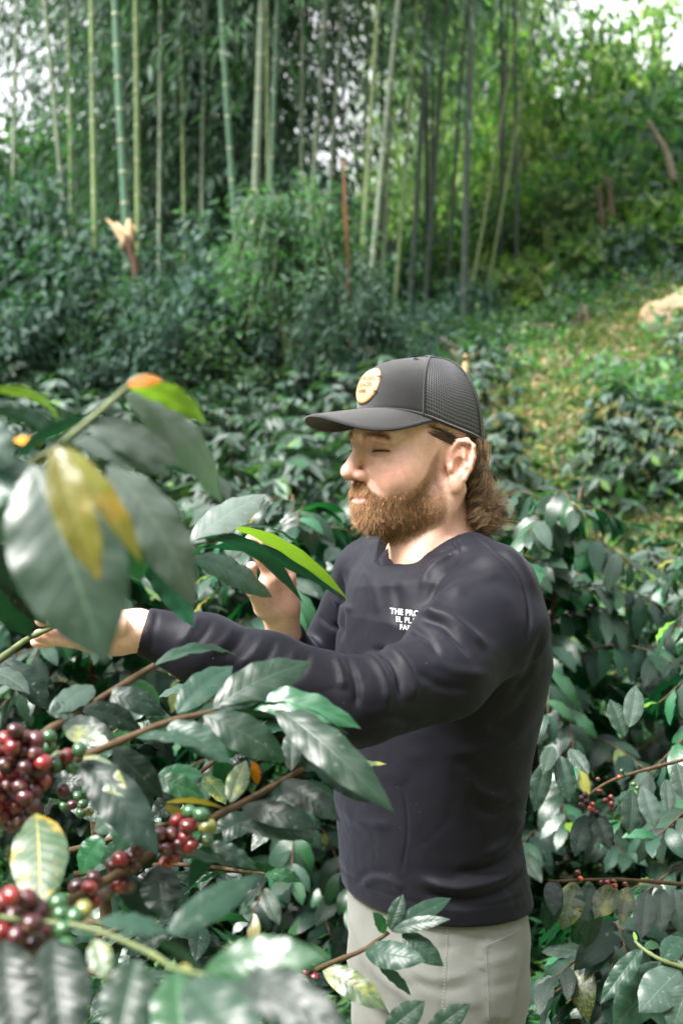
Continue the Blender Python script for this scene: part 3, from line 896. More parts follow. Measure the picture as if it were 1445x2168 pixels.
coffee_bush(.90, 2.98, 1.36, .50, 'large dark coffee bush right behind the man, with red cherries', None, 300, 'shade', 1.15, cherries=9, top_mix='crest')
coffee_bush(1.45, 3.55, 1.42, .50, 'coffee bush at the right edge behind the large dark one', None, 200, 'shade', 1.0, cherries=3, top_mix='crest')
coffee_bush(.62, 4.15, 1.36, .52, 'coffee bush with bright green tips just behind the man\'s neck', None, 240, 'shade', 1.0, top_mix='crest')
coffee_bush(1.32, 4.6, 1.28, .52, 'coffee bush with bright green tips at the right edge, in the second row', None, 200, 'shade', 1.0, top_mix='crest')
coffee_bush(-.12, 4.0, 1.36, .48, 'coffee bush behind the raised hand, with yellowing tips', None, 280, 'shade', 1.05, top_mix='crest')
coffee_bush(-.72, 4.3, 1.34, .50, 'coffee bush behind the big blurred leaves at left', None, 220, 'shade', 1.0, top_mix='crest')
coffee_bush(.14, 5.3, 1.15, .48, 'coffee bush directly behind the man\'s face, in the second row', None, 160, 'shade', .95, top_mix='crest')
coffee_bush(-1.15, 5.2, 1.15, .5, 'coffee bush at the left edge in the second row', None, 120, 'shade', .9, top_mix='crest')

coffee_bush(.50, 2.62, .80, .27, 'low coffee bush beside the man\'s hip at the bottom right', None, 120, 'shade', 1.1, cherries=2)
# field of smaller bushes up the slope
def field_variant():
    m = MB()
    hh = .85
    nn = 22
    for k in range(nn):
        z = hh * (.18 + .82 * k / nn); az = k * 2.4 + rb.normal(0, .3); L = .40 * (1 - .6 * (k / nn) ** 2) * rb.uniform(.7, 1.15)
        o = np.array([math.cos(az), math.sin(az), 0])
        n = 16
        t = rb.random(n); s = np.where(rb.random(n) < .5, -1, 1)
        pos = o * (t * L)[:, None] + np.outer(z + L * .2 * t - L * .35 * t * t, (0, 0, 1.0))
        sd_ = np.cross(o, (0, 0, 1))
        fwd = o * .5 + sd_ * (s * .8)[:, None] + np.outer(rb.uniform(.2, 1.0, n), (0, 0, -1.0)) + rb.normal(0, .2, (n, 3))
        pal = [(.020, .040, .028), (.032, .056, .042), (.05, .074, .06), (.022, .066, .030), (.060, .115, .03)]
        m.add(*leaf_quads(pos, fwd, np.array([0, 0, 1.0]) + o * .5 + rb.normal(0, .3, (n, 3)), rb.uniform(.09, .14, n), rb.uniform(.04, .055, n), shade_cols(n, pal, [.35, .3, .15, .15, .05])))
    return m.mesh('foliage', FOLG, smooth=False)
FOLG = foliage_material('coffee_foliage_far', .18, .48, .30)
FV = [field_variant() for _ in range(5)]
ms = MB(); ms.add(*tube(np.array([(0, 0, 0), (.01, 0, .35), (0, .01, .7)]), [.014, .01, .005], 6)); STEM = ms.mesh('stem', TWIG)
def field_bush(x, y, s, label, group):
    root = tag(empty('coffee_bush', (x, y, float(H(x, y)))), label, 'coffee bush', group)
    for nm, me in (('foliage', FV[rb.integers(5)]), ('stem', STEM)):
        o = link(nm, me, root); o.scale = (s * 1.1, s * 1.1, s); o.rotation_euler = (0, 0, rb.uniform(0, 6.28))
for r_, yy in enumerate(np.arange(5.9, 13.2, .74)):
    half = yy * .27; nr = nl_ = 0
    for xx in np.arange(-half - .4, half + .5, .50):
        x, y = xx + rb.normal(0, .1), yy + rb.normal(0, .12)
        right = x > .25 + .02 * yy
        if right and rb.random() < (.88 if yy > 9.0 else .04): continue
        s = rb.uniform(.85, 1.15) * np.interp(yy, [5.9, 8, 13], [1.15, 1.0, .95]) * (.8 if right else 1.0)
        if right:
            nr += 1; field_bush(x, y, s, 'young coffee bush, %s right of the man in the %s row up the open slope' % (ORD[nr - 1], ORD[r_]), 'young coffee bushes on the right slope')
        else:
            nl_ += 1; field_bush(x, y, s, 'coffee bush, %s from the left in the %s row up the slope' % (ORD[nl_ - 1], ORD[r_]), 'coffee bushes in the rows at left')

# ------------------------------------------------------------------ the plants in front
def hand_leaf(parent, ploc, b, t, wpx, kind, face='top', droop=.7, fold=.25, wave=.05, bright=None, roll=0.0, seed=None):
    """one leaf from base b=(px,py,d) to tip t, blade width wpx pixels"""
    B, T = P(*b), P(*t)
    ch = T - B; L0 = np.linalg.norm(ch)
    d = (b[2] + t[2]) / 2
    W = wpx * d / FPX
    sgn = {'top': np.array([0, -.8, .6]), 'under': np.array([0, .75, .66]), 'up': np.array([0, -.35, .95]), 'edge': np.array([0, .1, 1.0])}[face]
    sgn = sgn + np.array([roll, 0, 0])
    r = rb.random() if seed is None else seed
    a0 = droop * .5
    v, f, u = leaf_geo(1.0, W / L0, droop=droop, fold=fold, wave=wave * W / L0, phase=r, nl=16, nw=8, curl=rb.uniform(-.03, .03), a0=a0)
    tipv = v[(16) * 9 + 4]; sc = L0 / np.linalg.norm(tipv)
    # rotate so that the chord is x
    an = math.atan2(tipv[2], tipv[0]); ca, sa = math.cos(-an), math.sin(-an)
    v = np.stack([v[:, 0] * ca - v[:, 2] * sa, v[:, 1], v[:, 0] * sa + v[:, 2] * ca], 1) * sc
    e = frame(ch, sgn)
    me = mesh_np('leaf', v, f, uv=u, mat=LM[kind])
    o = link('leaf', me, parent)
    o.matrix_local = mat4(e, B - np.asarray(ploc))
    return o
def branch(root, name, pxs, r0, r1, mat=TWIG, n=24, knobs=True):
    rl = np.array(root.location)
    pts = spline([P(*p) for p in pxs], n)
    rad = np.linspace(r0, r1, n)
    if knobs: rad = rad * (1 + .22 * (np.arange(n) % 5 == 0))
    m = MB(); m.add(*tube(pts - rl, rad, 9))
    return link(name, m.mesh(name, mat), root)

near = tag(empty('coffee_shrub', (-.62, 1.25, 0.0)), 'near coffee shrub at left with big blurred leaves and dark red cherries', 'coffee shrub')
NL = np.array(near.location)
ms = MB(); ms.add(*tube(spline([(0, 0, 0), (.02, -.02, .8), (.06, -.05, 1.45), (.10, -.12, 1.75)], 18), np.linspace(.022, .009, 18), 10))
link('stem', ms.mesh('stem', TWIG), near)
def leaves(parent, loc, rows):
    for r_ in rows:
        hand_leaf(parent, loc, *r_[:4], **(r_[4] if len(r_) > 4 else {}))
# upper shoot, arching over the left hand
bU = branch(near, 'branch', [(-120, 1090, 1.05), (20, 1010, .98), (105, 958, .95), (190, 890, .95), (272, 818, .96)], .0032, .0020, TWIGG)
leaves(bU, NL, [
    ((268, 816, .945), (346, 806, .945), 32, 'orange', dict(face='top', droop=.9, fold=.1)),
    ((271, 817, .96), (437, 900, .98), 66, 'lime', dict(face='under', droop=1.25, fold=.45, seed=.2)),
    ((262, 840, .97), (473, 1062, 1.05), 112, 'silver', dict(face='top', droop=.8, fold=.12, roll=.1)),
    ((180, 892, .95), (384, 992, .98), 84, 'silver', dict(face='top', droop=.9, fold=.15)),
    ((150, 935, .93), (366, 1010, 1.0), 74, 'silver', dict(face='top', droop=.7, fold=.1, roll=.15)),
    ((182, 884, .95), (30, 972, .93), 44, 'deep', dict(face='under', droop=.5, fold=.5)),
    ((-20, 828, 1.05), (130, 908, 1.0), 42, 'lime', dict(face='under', droop=1.1, fold=.5)),
    ((-30, 872, 1.0), (108, 926, .98), 46, 'deep', dict(face='under', droop=.8, fold=.45)),
    ((-30, 850, 1.02), (122, 915, 1.02), 50, 'dark', dict(face='up', droop=.7)),
    ((30, 930, .95), (86, 940, .94), 24, 'orange', dict(face='top', droop=.5)),
    ((-60, 880, .9), (26, 985, .88), 90, 'pale', dict(face='top', droop=.8)),
    ((70, 985, .84), (226, 1404, .80), 240, 'pale', dict(face='top', droop=.55, fold=.16, wave=.035, seed=.4)),
    ((122, 943, .78), (206, 1232, .76), 96, 'yellow', dict(face='top', droop=.55, fold=.45, seed=.7)),
    ((138, 943, .80), (299, 1192, .80), 60, 'yellow', dict(face='top', droop=.7, fold=.35, roll=.3)),
    ((226, 985, .92), (414, 1286, .92), 122, 'silver', dict(face='top', droop=.7, fold=.2, roll=.25, wave=.06)),
    ((270, 1005, 1.0), (392, 1132, 1.02), 70, 'deep', dict(face='under', droop=.6)),
    ((180, 1050, .95), (240, 1240, .98), 110, 'dark', dict(face='under', droop=.5)),
    ((240, 1060, 1.02), (300, 1230, 1.05), 120, 'gray', dict(face='top', droop=.5)),
    ((60, 975, .9), (-60, 1090, .88), 100, 'deep', dict(face='top', droop=.6)),
    ((40, 1010, 1.0), (-10, 1160, 1.0), 90, 'gray', dict(face='top', droop=.5)),
    ((230, 1000, 1.1), (330, 1050, 1.15), 60, 'gray', dict(face='up', droop=.6)),
    ((300, 960, 1.1), (420, 1010, 1.15), 60, 'dark', dict(face='under', droop=.6)),
])
# middle shoot through the raised right hand
bM = branch(near, 'branch', [(-80, 1250, 1.35), (120, 1220, 1.45), (300, 1180, 1.55), (420, 1150, 1.62), (500, 1118, 1.70)], .0038, .0022, TWIGG)
leaves(bM, NL, [
    ((402, 1150, 1.55), (562, 1047, 1.62), 74, 'silver', dict(face='top', droop=.5, fold=.1)),
    ((398, 1152, 1.50), (642, 1276, 1.72), 46, 'deep', dict(face='under', droop=1.0, fold=.4)),
    ((430, 1162, 1.66), (715, 1264, 1.86), 44, 'deep', dict(face='under', droop=.9, fold=.35)),
    ((489, 1116, 1.62), (738, 1272, 1.78), 36, 'lime', dict(face='under', droop=.85, fold=.22, seed=.1)),
    ((505, 1120, 1.72), (632, 1158, 1.84), 34, 'gray', dict(face='up', droop=.7)),
    ((405, 1182, 1.50), (577, 1264, 1.58), 74, 'gray', dict(face='top', droop=.5, fold=.12)),
    ((300, 1185, 1.5), (412, 1330, 1.5), 70, 'dark', dict(face='under', droop=.5)),
    ((300, 1185, 1.55), (390, 1080, 1.6), 60, 'gray', dict(face='top', droop=.5)),
    ((120, 1222, 1.45), (200, 1340, 1.42), 70, 'dark', dict(face='top', droop=.5)),
    ((-40, 1150, 1.2), (98, 1322, 1.25), 90, 'dark', dict(face='top', droop=.4, fold=.35)),
    ((-60, 1230, 1.2), (68, 1352, 1.25), 100, 'dark', dict(face='under', droop=.4)),
    ((-60, 1100, 1.1), (60, 1180, 1.15), 70, 'gray', dict(face='up', droop=.6)),
    ((-40, 1330, 1.3), (22, 1370, 1.3), 60, 'gray', dict(face='top', droop=.6)),
])
# twig held by the left hand
bH = branch(near, 'branch', [(-60, 1440, 1.6), (0, 1396, 1.64), (60, 1352, 1.68), (120, 1325, 1.69)], .0042, .0030, TWIGG, 14)
leaves(bH, NL, [
    ((10, 1400, 1.62), (104, 1505, 1.6), 66, 'dark', dict(face='top', droop=.8, roll=.4)),
    ((-40, 1420, 1.6), (64, 1470, 1.55), 60, 'pale', dict(face='up', droop=.8)),
    ((-60, 1460, 1.6), (70, 1475, 1.7), 50, 'pale', dict(face='up', droop=.8)),
])
# lower shoots with cherries
bA = branch(near, 'branch', [(-60, 1640, 1.25), (70, 1566, 1.33), (200, 1487, 1.40), (326, 1409, 1.48)], .0046, .0030)
leaves(bA, NL, [
    ((160, 1502, 1.38), (104, 1512, 1.36), 50, 'pale', dict(face='top', droop=.5)),
    ((196, 1450, 1.42), (108, 1516, 1.36), 62, 'pale', dict(face='top', droop=.6, fold=.15)),
    ((172, 1500, 1.38), (300, 1546, 1.4), 56, 'dark', dict(face='top', droop=.8)),
    ((215, 1472, 1.42), (352, 1514, 1.42), 54, 'dark', dict(face='top', droop=1.2, fold=.2)),
    ((270, 1440, 1.45), (340, 1500, 1.48), 44, 'green', dict(face='top', droop=.8)),
    ((130, 1540, 1.35), (250, 1565, 1.32), 50, 'dark', dict(face='top', droop=1.1)),
    ((140, 1545, 1.34), (235, 1580, 1.30), 46, 'spot', dict(face='top', droop=.7)),
    ((225, 1475, 1.45), (330, 1470, 1.6), 40, 'deep', dict(face='under', droop=.7)),
    ((326, 1410, 1.48), (505, 1392, 1.55), 52, 'deep', dict(face='up', droop=1.0, fold=.5)),
])
bB = branch(near, 'branch', [(40, 1660, 1.22), (105, 1632, 1.26), (230, 1580, 1.30), (349, 1531, 1.34), (442, 1508, 1.36), (500, 1490, 1.38)], .0044, .0024)
leaves(bB, NL, [
    ((453, 1505, 1.36), (656, 1398, 1.40), 92, 'gray', dict(face='top', droop=.6, fold=.15)),
    ((378, 1513, 1.36), (490, 1408, 1.42), 70, 'gray', dict(face='top', droop=.6)),
    ((500, 1490, 1.38), (764, 1541, 1.36), 64, 'green', dict(face='top', droop=1.3, fold=.25, wave=.12)),
    ((452, 1506, 1.36), (738, 1556, 1.34), 60, 'deep', dict(face='under', droop=.9, fold=.3)),
    ((581, 1494, 1.36), (832, 1718, 1.28), 88, 'gray', dict(face='top', droop=.75, fold=.15, wave=.08)),
    ((430, 1515, 1.35), (607, 1612, 1.34), 86, 'gray', dict(face='top', droop=.8, fold=.15)),
    ((349, 1534, 1.34), (492, 1614, 1.32), 66, 'gray', dict(face='top', droop=.6)),
    ((174, 1609, 1.27), (335, 1810, 1.22), 100, 'dark', dict(face='top', droop=.6, fold=.2)),
    ((240, 1580, 1.30), (345, 1690, 1.30), 70, 'dark', dict(face='top', droop=.6)),
    ((280, 1560, 1.32), (450, 1590, 1.30), 46, 'gray', dict(face='up', droop=.6)),
    ((180, 1600, 1.28), (270, 1690, 1.24), 60, 'spot', dict(face='top', droop=.5)),
    ((76, 1722, 1.2), (88, 1925, 1.12), 124, 'rust', dict(face='top', droop=.3, fold=.12)),
])
bC = branch(near, 'branch', [(100, 1945, 1.16), (157, 1906, 1.20), (302, 1819, 1.28), (419, 1749, 1.33), (540, 1686, 1.38), (640, 1628, 1.42)], .0050, .0026, n=30)
leaves(bC, NL, [
    ((616, 1632, 1.40), (618, 1542, 1.44), 44, 'pale', dict(face='top', droop=.4)),
    ((640, 1628, 1.42), (650, 1552, 1.44), 36, 'gray', dict(face='top', droop=.4)),
    ((634, 1632, 1.42), (720, 1600, 1.46), 36, 'gray', dict(face='top', droop=.5)),
    ((660, 1620, 1.46), (782, 1700, 1.46), 50, 'dark', dict(face='top', droop=.7)),
    ((593, 1656, 1.40), (720, 1738, 1.36), 64, 'dark', dict(face='top', droop=.8, fold=.2)),
    ((512, 1708, 1.36), (680, 1758, 1.34), 56, 'dark', dict(face='top', droop=1.1, fold=.2)),
    ((505, 1745, 1.36), (680, 1772, 1.36), 46, 'pale', dict(face='top', droop=.6)),
    ((488, 1700, 1.38), (520, 1610, 1.42), 48, 'spot', dict(face='top', droop=.4)),
    ((536, 1612, 1.42), (545, 1662, 1.42), 22, 'orange', dict(face='top', droop=.4)),
    ((442, 1784, 1.33), (543, 1840, 1.33), 38, 'deep', dict(face='top', droop=.8, wave=.15)),
    ((378, 1815, 1.31), (514, 1850, 1.36), 50, 'gray', dict(face='up', droop=.7)),
    ((349, 1700, 1.34), (472, 1712, 1.36), 22, 'yellow', dict(face='under', droop=.8)),
    ((350, 1706, 1.34), (398, 1745, 1.34), 30, 'yellow', dict(face='under', droop=.6)),
    ((326, 1645, 1.42), (434, 1690, 1.42), 52, 'green', dict(face='top', droop=.7)),
    ((335, 1640, 1.42), (432, 1642, 1.44), 44, 'green', dict(face='top', droop=.7)),
    ((335, 1830, 1.28), (350, 1945, 1.25), 90, 'dark', dict(face='top', droop=.4)),
    ((250, 1845, 1.3), (330, 1950, 1.3), 60, 'dark', dict(face='top', droop=.5)),
    ((700, 1640, 1.5), (818, 1618, 1.52), 28, 'spot', dict(face='up', droop=.7)),
    ((470, 1760, 1.36), (400, 1880, 1.36), 50, 'dark', dict(face='under', droop=.5)),
    ((200, 1760, 1.4), (285, 1700, 1.4), 60, 'pale', dict(face='top', droop=.5)),
    ((220, 1770, 1.4), (170, 1850, 1.4), 60, 'green', dict(face='top', droop=.5)),
    ((300, 1720, 1.45), (240, 1810, 1.45), 56, 'gray', dict(face='top', droop=.5)),
])
# cherries
def cluster(parent, loc, pts, d, dia, kinds):
    for i, p in enumerate(pts):
        dd = d + rb.uniform(-.012, .012)
        kd = kinds[i % len(kinds)] if isinstance(kinds, (list, tuple)) else kinds
        if len(p) > 2: kd = p[2]
        w = P(p[0], p[1], dd)
        cherry(parent, w, dia * d / FPX / 2 * rb.uniform(.9, 1.08), kd, away=(0, -.6, -.2), ploc=loc)
def packed(cx, cy, rx, ry, n, mind):
    out = []
    for _ in range(4000):
        a, r = rb.uniform(0, 6.283), math.sqrt(rb.random())
        p = (cx + rx * r * math.cos(a), cy + ry * r * math.sin(a))
        if all(math.hypot(p[0] - q[0], p[1] - q[1]) > mind for q in out): out.append(p)
        if len(out) >= n: break
    return out
cluster(bA, NL, packed(36, 1640, 60, 98, 34, 23), 1.22, 37, ['dark', 'red', 'dark', 'dark', 'red'])
cluster(bA, NL, packed(30, 1650, 60, 98, 26, 22), 1.25, 36, ['dark'])
cluster(bA, NL, [(135, 1675, 'dark'), (105, 1560, 'green'), (104, 1583, 'green'), (143, 1600, 'red'), (168, 1587, 'green'), (122, 1603, 'lime'), (119, 1616, 'green'), (152, 1625, 'green')], 1.26, 32, ['green'])
c4 = lambda x, y, *k: (x / 1.72, 1400 + y / 1.72, *k)
cluster(bC, NL, [c4(645, 580), c4(685, 600), c4(627, 630), c4(675, 642), c4(695, 673), c4(605, 683), c4(630, 710), c4(603, 738, 'orange'), c4(577, 628), c4(590, 660), c4(690, 548, 'green'), c4(735, 560, 'green'), c4(757, 608, 'lime'), c4(752, 648, 'green'), c4(655, 665)], 1.30, 36, ['red', 'red', 'dark'])
cluster(bC, NL, [c4(440, 722, 'red'), c4(445, 770), c4(487, 712, 'dark'), c4(487, 747, 'dark'), c4(435, 815), c4(408, 742, 'dark'), c4(467, 820, 'dry'), c4(505, 680, 'dark'), c4(385, 840, 'dry')], 1.26, 36, ['red', 'dark'])
cluster(bC, NL, [c4(285, 820), c4(328, 825), c4(340, 790, 'dark'), c4(338, 875), c4(300, 850, 'dark')], 1.22, 35, ['dark', 'red'])
cluster(bC, NL, [c4(285, 490, 'green'), c4(263, 523, 'dark'), c4(318, 465, 'green'), c4(302, 520, 'green'), c4(325, 548, 'lime'), c4(235, 530, 'green'), c4(295, 555, 'green')], 1.55, 22, ['green'])

front = tag(empty('coffee_shrub', (-.42, .86, 0.0)), 'nearest coffee shrub along the bottom edge with soft blurred leaves and cherries', 'coffee shrub')
FL = np.array(front.location)
ms = MB(); ms.add(*tube(spline([(0, 0, 0), (.02, .02, .7), (.05, .02, 1.2), (.04, .03, 1.35)], 16), np.linspace(.018, .008, 16), 10))
link('stem', ms.mesh('stem', TWIG), front)
bD = branch(front, 'branch', [(-200, 1900, .95), (20, 1945, .95), (174, 1962, .94), (302, 2010, .90), (372, 2050, .87), (440, 2066, .84)], .0024, .0016, TWIGG)
leaves(bD, FL, [
    ((352, 1982, .95), (546, 1856, 1.0), 74, 'gray', dict(face='top', droop=.5, fold=.15)),
    ((205, 1950, .95), (364, 1978, .95), 64, 'gray', dict(face='up', droop=.7)),
    ((430, 2058, .84), (698, 2030, .82), 96, 'green', dict(face='top', droop=.8, fold=.15)),
    ((286, 2030, .88), (252, 2215, .84), 122, 'gray', dict(face='top', droop=.4)),
    ((372, 2056, .86), (396, 2260, .80), 128, 'green', dict(face='top', droop=.4)),
    ((442, 2064, .84), (760, 2190, .78), 118, 'dark', dict(face='top', droop=.6)),
    ((400, 2070, .8), (560, 2260, .74), 140, 'gray', dict(face='top', droop=.5)),
    ((116, 1985, .92), (142, 2240, .86), 150, 'dark', dict(face='top', droop=.4)),
    ((10, 1990, .92), (50, 2240, .86), 140, 'dark', dict(face='top', droop=.4)),
    ((200, 1990, .92), (225, 2075, .9), 54, 'spot', dict(face='top', droop=.5)),
    ((385, 2040, .88), (408, 2072, .86), 22, 'yellow', dict(face='top', droop=.3)),
    ((330, 1995, .93), (430, 2055, .92), 50, 'deep', dict(face='under', droop=.5)),
    ((560, 2120, .85), (720, 2230, .82), 100, 'green', dict(face='top', droop=.5)),
])
cluster(bD, FL, packed(36, 1952, 58, 64, 20, 27), .95, 47, ['dark', 'red', 'dark'])
cluster(bD, FL, packed(34, 1960, 58, 64, 14, 28), .98, 46, ['dark'])
cluster(bD, FL, [(125, 1912, 'green'), (130, 1935, 'green'), (178, 1926, 'lime'), (140, 2005, 'green'), (134, 1968, 'green'), (160, 1940, 'green')], .95, 42, ['green'])

# leafy depth behind the cherries
fill = tag(empty('coffee_shrub', (-.30, 1.95, 0.0)), 'dark coffee shrub filling the gap below the forearm behind the cherries', 'coffee shrub')
QL = np.array(fill.location)
ms = MB(); ms.add(*tube(spline([(0, 0, 0), (.01, .02, .5), (-.02, 0, .95), (-.05, 0, 1.22)], 16), np.linspace(.016, .006, 16), 8))
link('stem', ms.mesh('stem', TWIG), fill)
for a, b, d0, d1 in (((150, 1900), (520, 1560), 1.9, 1.75), ((150, 1800), (600, 1720), 1.85, 1.7), ((160, 1700), (-60, 1560), 1.9, 1.85), ((170, 1650), (330, 1480), 1.95, 1.9), ((160, 1850), (560, 1850), 1.9, 1.7),
                     ((180, 1950), (620, 2060), 1.8, 1.6), ((160, 2000), (-60, 1900), 1.8, 1.7), ((170, 2050), (500, 2200), 1.7, 1.5), ((140, 2080), (-60, 2120), 1.7, 1.6), ((180, 1990), (420, 1960), 1.8, 1.65)):
    bq_ = branch(fill, 'branch', [(a[0], a[1], d0), ((a[0] + b[0]) / 2, (a[1] + b[1]) / 2 - 20, (d0 + d1) / 2), (b[0], b[1], d1)], .0036, .002, n=14)
    for t in np.linspace(.15, 1, 8):
        x, y, d = a[0] + (b[0] - a[0]) * t, a[1] + (b[1] - a[1]) * t, d0 + (d1 - d0) * t
        for s in (-1, 1):
            an = rb.uniform(-.3, 1.0) + (0 if s > 0 else 1.9)
            ln = rb.uniform(80, 125) * 1.8 / d * .95
            hand_leaf(bq_, QL, (x, y, d), (x + math.cos(an) * ln, y + math.sin(an) * ln * .9, d - rb.uniform(-.05, .06)), rb.uniform(44, 58), pick((('dark', .45), ('gray', .38), ('green', .10), ('spot', .04), ('pale', .03))), face=('top', 'up', 'top', 'under')[rb.integers(4)], droop=rb.uniform(.4, 1.1))

# sprig in front of the trousers
sprig = tag(empty('coffee_plant', (.02, 1.62, 0.0)), 'small coffee sprig in front of the grey trousers with one yellow leaf', 'coffee plant')
SL = np.array(sprig.location)
bE = branch(sprig, 'branch', [(560, 2300, 1.60), (620, 2100, 1.60), (674, 2051, 1.60), (762, 2014, 1.60), (822, 1975, 1.62)], .0040, .0022)
ms = MB(); ms.add(*tube(spline([P(560, 2300, 1.60) - SL, (P(560, 2300, 1.60) - SL) * (.5, .5, .5), (0, 0, 0)], 10), np.linspace(.004, .008, 10), 8)); link('stem', ms.mesh('stem', TWIG), sprig)
leaves(bE, SL, [
    ((824, 1968, 1.62), (853, 1893, 1.64), 36, 'gray', dict(face='top', droop=.4)),
    ((826, 1970, 1.62), (954, 1902, 1.66), 42, 'gray', dict(face='top', droop=.7)),
    ((828, 1972, 1.62), (952, 1946, 1.60), 32, 'pale', dict(face='top', droop=.6)),
    ((818, 1972, 1.62), (788, 1932, 1.60), 30, 'green', dict(face='top', droop=.5)),
    ((772, 2010, 1.60), (900, 2036, 1.56), 64, 'gray', dict(face='top', droop=.7, fold=.15)),
    ((850, 1975, 1.62), (938, 2046, 1.60), 50, 'gray', dict(face='top', droop=.6)),
    ((800, 2040, 1.62), (868, 2108, 1.62), 34, 'deep', dict(face='under', droop=.5)),
    ((682, 2050, 1.60), (818, 2138, 1.56), 62, 'spot', dict(face='top', droop=.7)),
    ((735, 2060, 1.60), (668, 2110, 1.58), 34, 'gray', dict(face='top', droop=.6)),
    ((690, 2100, 1.6), (770, 2080, 1.6), 34, 'dark', dict(face='top', droop=.6)),
    ((815, 2185, 1.55), (900, 2120, 1.56), 60, 'gray', dict(face='top', droop=.6)),
    ((900, 2200, 1.55), (995, 2125, 1.56), 52, 'gray', dict(face='top', droop=.6)),
    ((640, 2090, 1.62), (580, 2160, 1.6), 50, 'dark', dict(face='top', droop=.6)),
])
cluster(bE, SL, [(628, 2052), (648, 2060), (666, 2072), (630, 2072), (666, 2048, 'dark'), (648, 2042, 'dark'), (650, 2082)], 1.60, 23, ['red'])

# plant at the lower right corner
corner = tag(empty('coffee_plant', (.56, 1.75, 0.0)), 'coffee plant in the lower right corner with one serrated dark green leaf', 'coffee plant')
KL = np.array(corner.location)
ms = MB(); ms.add(*tube(spline([(0, 0, 0), (.02, 0, .5), (.0, 0, .9), (-.03, -.02, 1.0)], 14), np.linspace(.010, .004, 14), 8)); link('stem', ms.mesh('stem', TWIG), corner)
bK = branch(corner, 'branch', [(1540, 2075, 1.72), (1445, 2048, 1.72), (1398, 2032, 1.72), (1362, 2010, 1.73), (1342, 1992, 1.74)], .0034, .0018, TWIGG)
leaves(bK, KL, [
    ((1360, 2010, 1.73), (1268, 2124, 1.70), 46, 'deep', dict(face='top', droop=.5, wave=.12)),
    ((1362, 2010, 1.74), (1392, 1998, 1.78), 22, 'green', dict(face='top', droop=.5)),
    ((1442, 2056, 1.72), (1350, 2142, 1.68), 86, 'pale', dict(face='top', droop=.5, fold=.1)),
    ((1395, 2035, 1.74), (1300, 2180, 1.72), 96, 'gray', dict(face='top', droop=.4)),
    ((1460, 2080, 1.70), (1420, 2190, 1.68), 70, 'pale', dict(face='top', droop=.4)),
    ((1400, 2032, 1.76), (1445, 1985, 1.8), 50, 'gray', dict(face='top', droop=.5)),
    ((1345, 1994, 1.74), (1340, 1972, 1.75), 9, 'lime', dict(face='top', droop=.2)),
    ((1480, 2060, 1.72), (1500, 2170, 1.7), 70, 'gray', dict(face='top', droop=.4)),
])
# low branches between the man and the corner, lit from above
low = tag(empty('coffee_plant', (.74, 2.45, 0.0)), 'low coffee branches with lit hanging leaves and red cherries at right', 'coffee plant')
OL = np.array(low.location)
ms = MB(); ms.add(*tube(spline([(0, 0, 0), (.01, 0, .4), (.0, 0, .8), (.02, 0, 1.05)], 12), np.linspace(.012, .006, 12), 8)); link('stem', ms.mesh('stem', TWIG), low)
b1 = branch(low, 'branch', [(1640, 1890, 2.45), (1440, 1872, 2.35), (1300, 1862, 2.30), (1160, 1866, 2.28)], .0042, .002)
leaves(b1, OL, [
    ((1425, 1880, 2.34), (1440, 1978, 2.30), 50, 'pale', dict(face='top', droop=.5)), ((1395, 1878, 2.34), (1398, 1975, 2.28), 46, 'pale', dict(face='top', droop=.5)),
    ((1368, 1884, 2.32), (1355, 1990, 2.26), 50, 'pale', dict(face='top', droop=.5)), ((1330, 1878, 2.32), (1312, 1958, 2.28), 44, 'spot', dict(face='top', droop=.5)),
    ((1300, 1874, 2.3), (1258, 1945, 2.26), 56, 'spot', dict(face='top', droop=.5)), ((1250, 1868, 2.3), (1222, 1968, 2.26), 52, 'gray', dict(face='top', droop=.5)),
    ((1215, 1866, 2.3), (1190, 1970, 2.26), 60, 'spot', dict(face='top', droop=.5)), ((1180, 1866, 2.28), (1155, 1975, 2.26), 46, 'gray', dict(face='top', droop=.5)),
    ((1350, 1872, 2.35), (1402, 1878, 2.38), 40, 'spot', dict(face='up', droop=.8)), ((1165, 1866, 2.28), (1172, 1940, 2.2), 40, 'dark', dict(face='top', droop=.5)),
    ((1260, 1900, 2.4), (1235, 2010, 2.4), 52, 'deep', dict(face='top', droop=.5)), ((1470, 1884, 2.36), (1490, 1980, 2.3), 50, 'pale', dict(face='top', droop=.5)),
])
cluster(b1, OL, [(1222, 1848), (1228, 1860), (1285, 1868), (1298, 1866), (1300, 1875), (1322, 1872), (1270, 1868)], 2.28, 13, ['red', 'orange', 'red'])
b2 = branch(low, 'branch', [(1640, 1560, 2.75), (1440, 1610, 2.62), (1300, 1650, 2.55), (1236, 1690, 2.5)], .0044, .002)
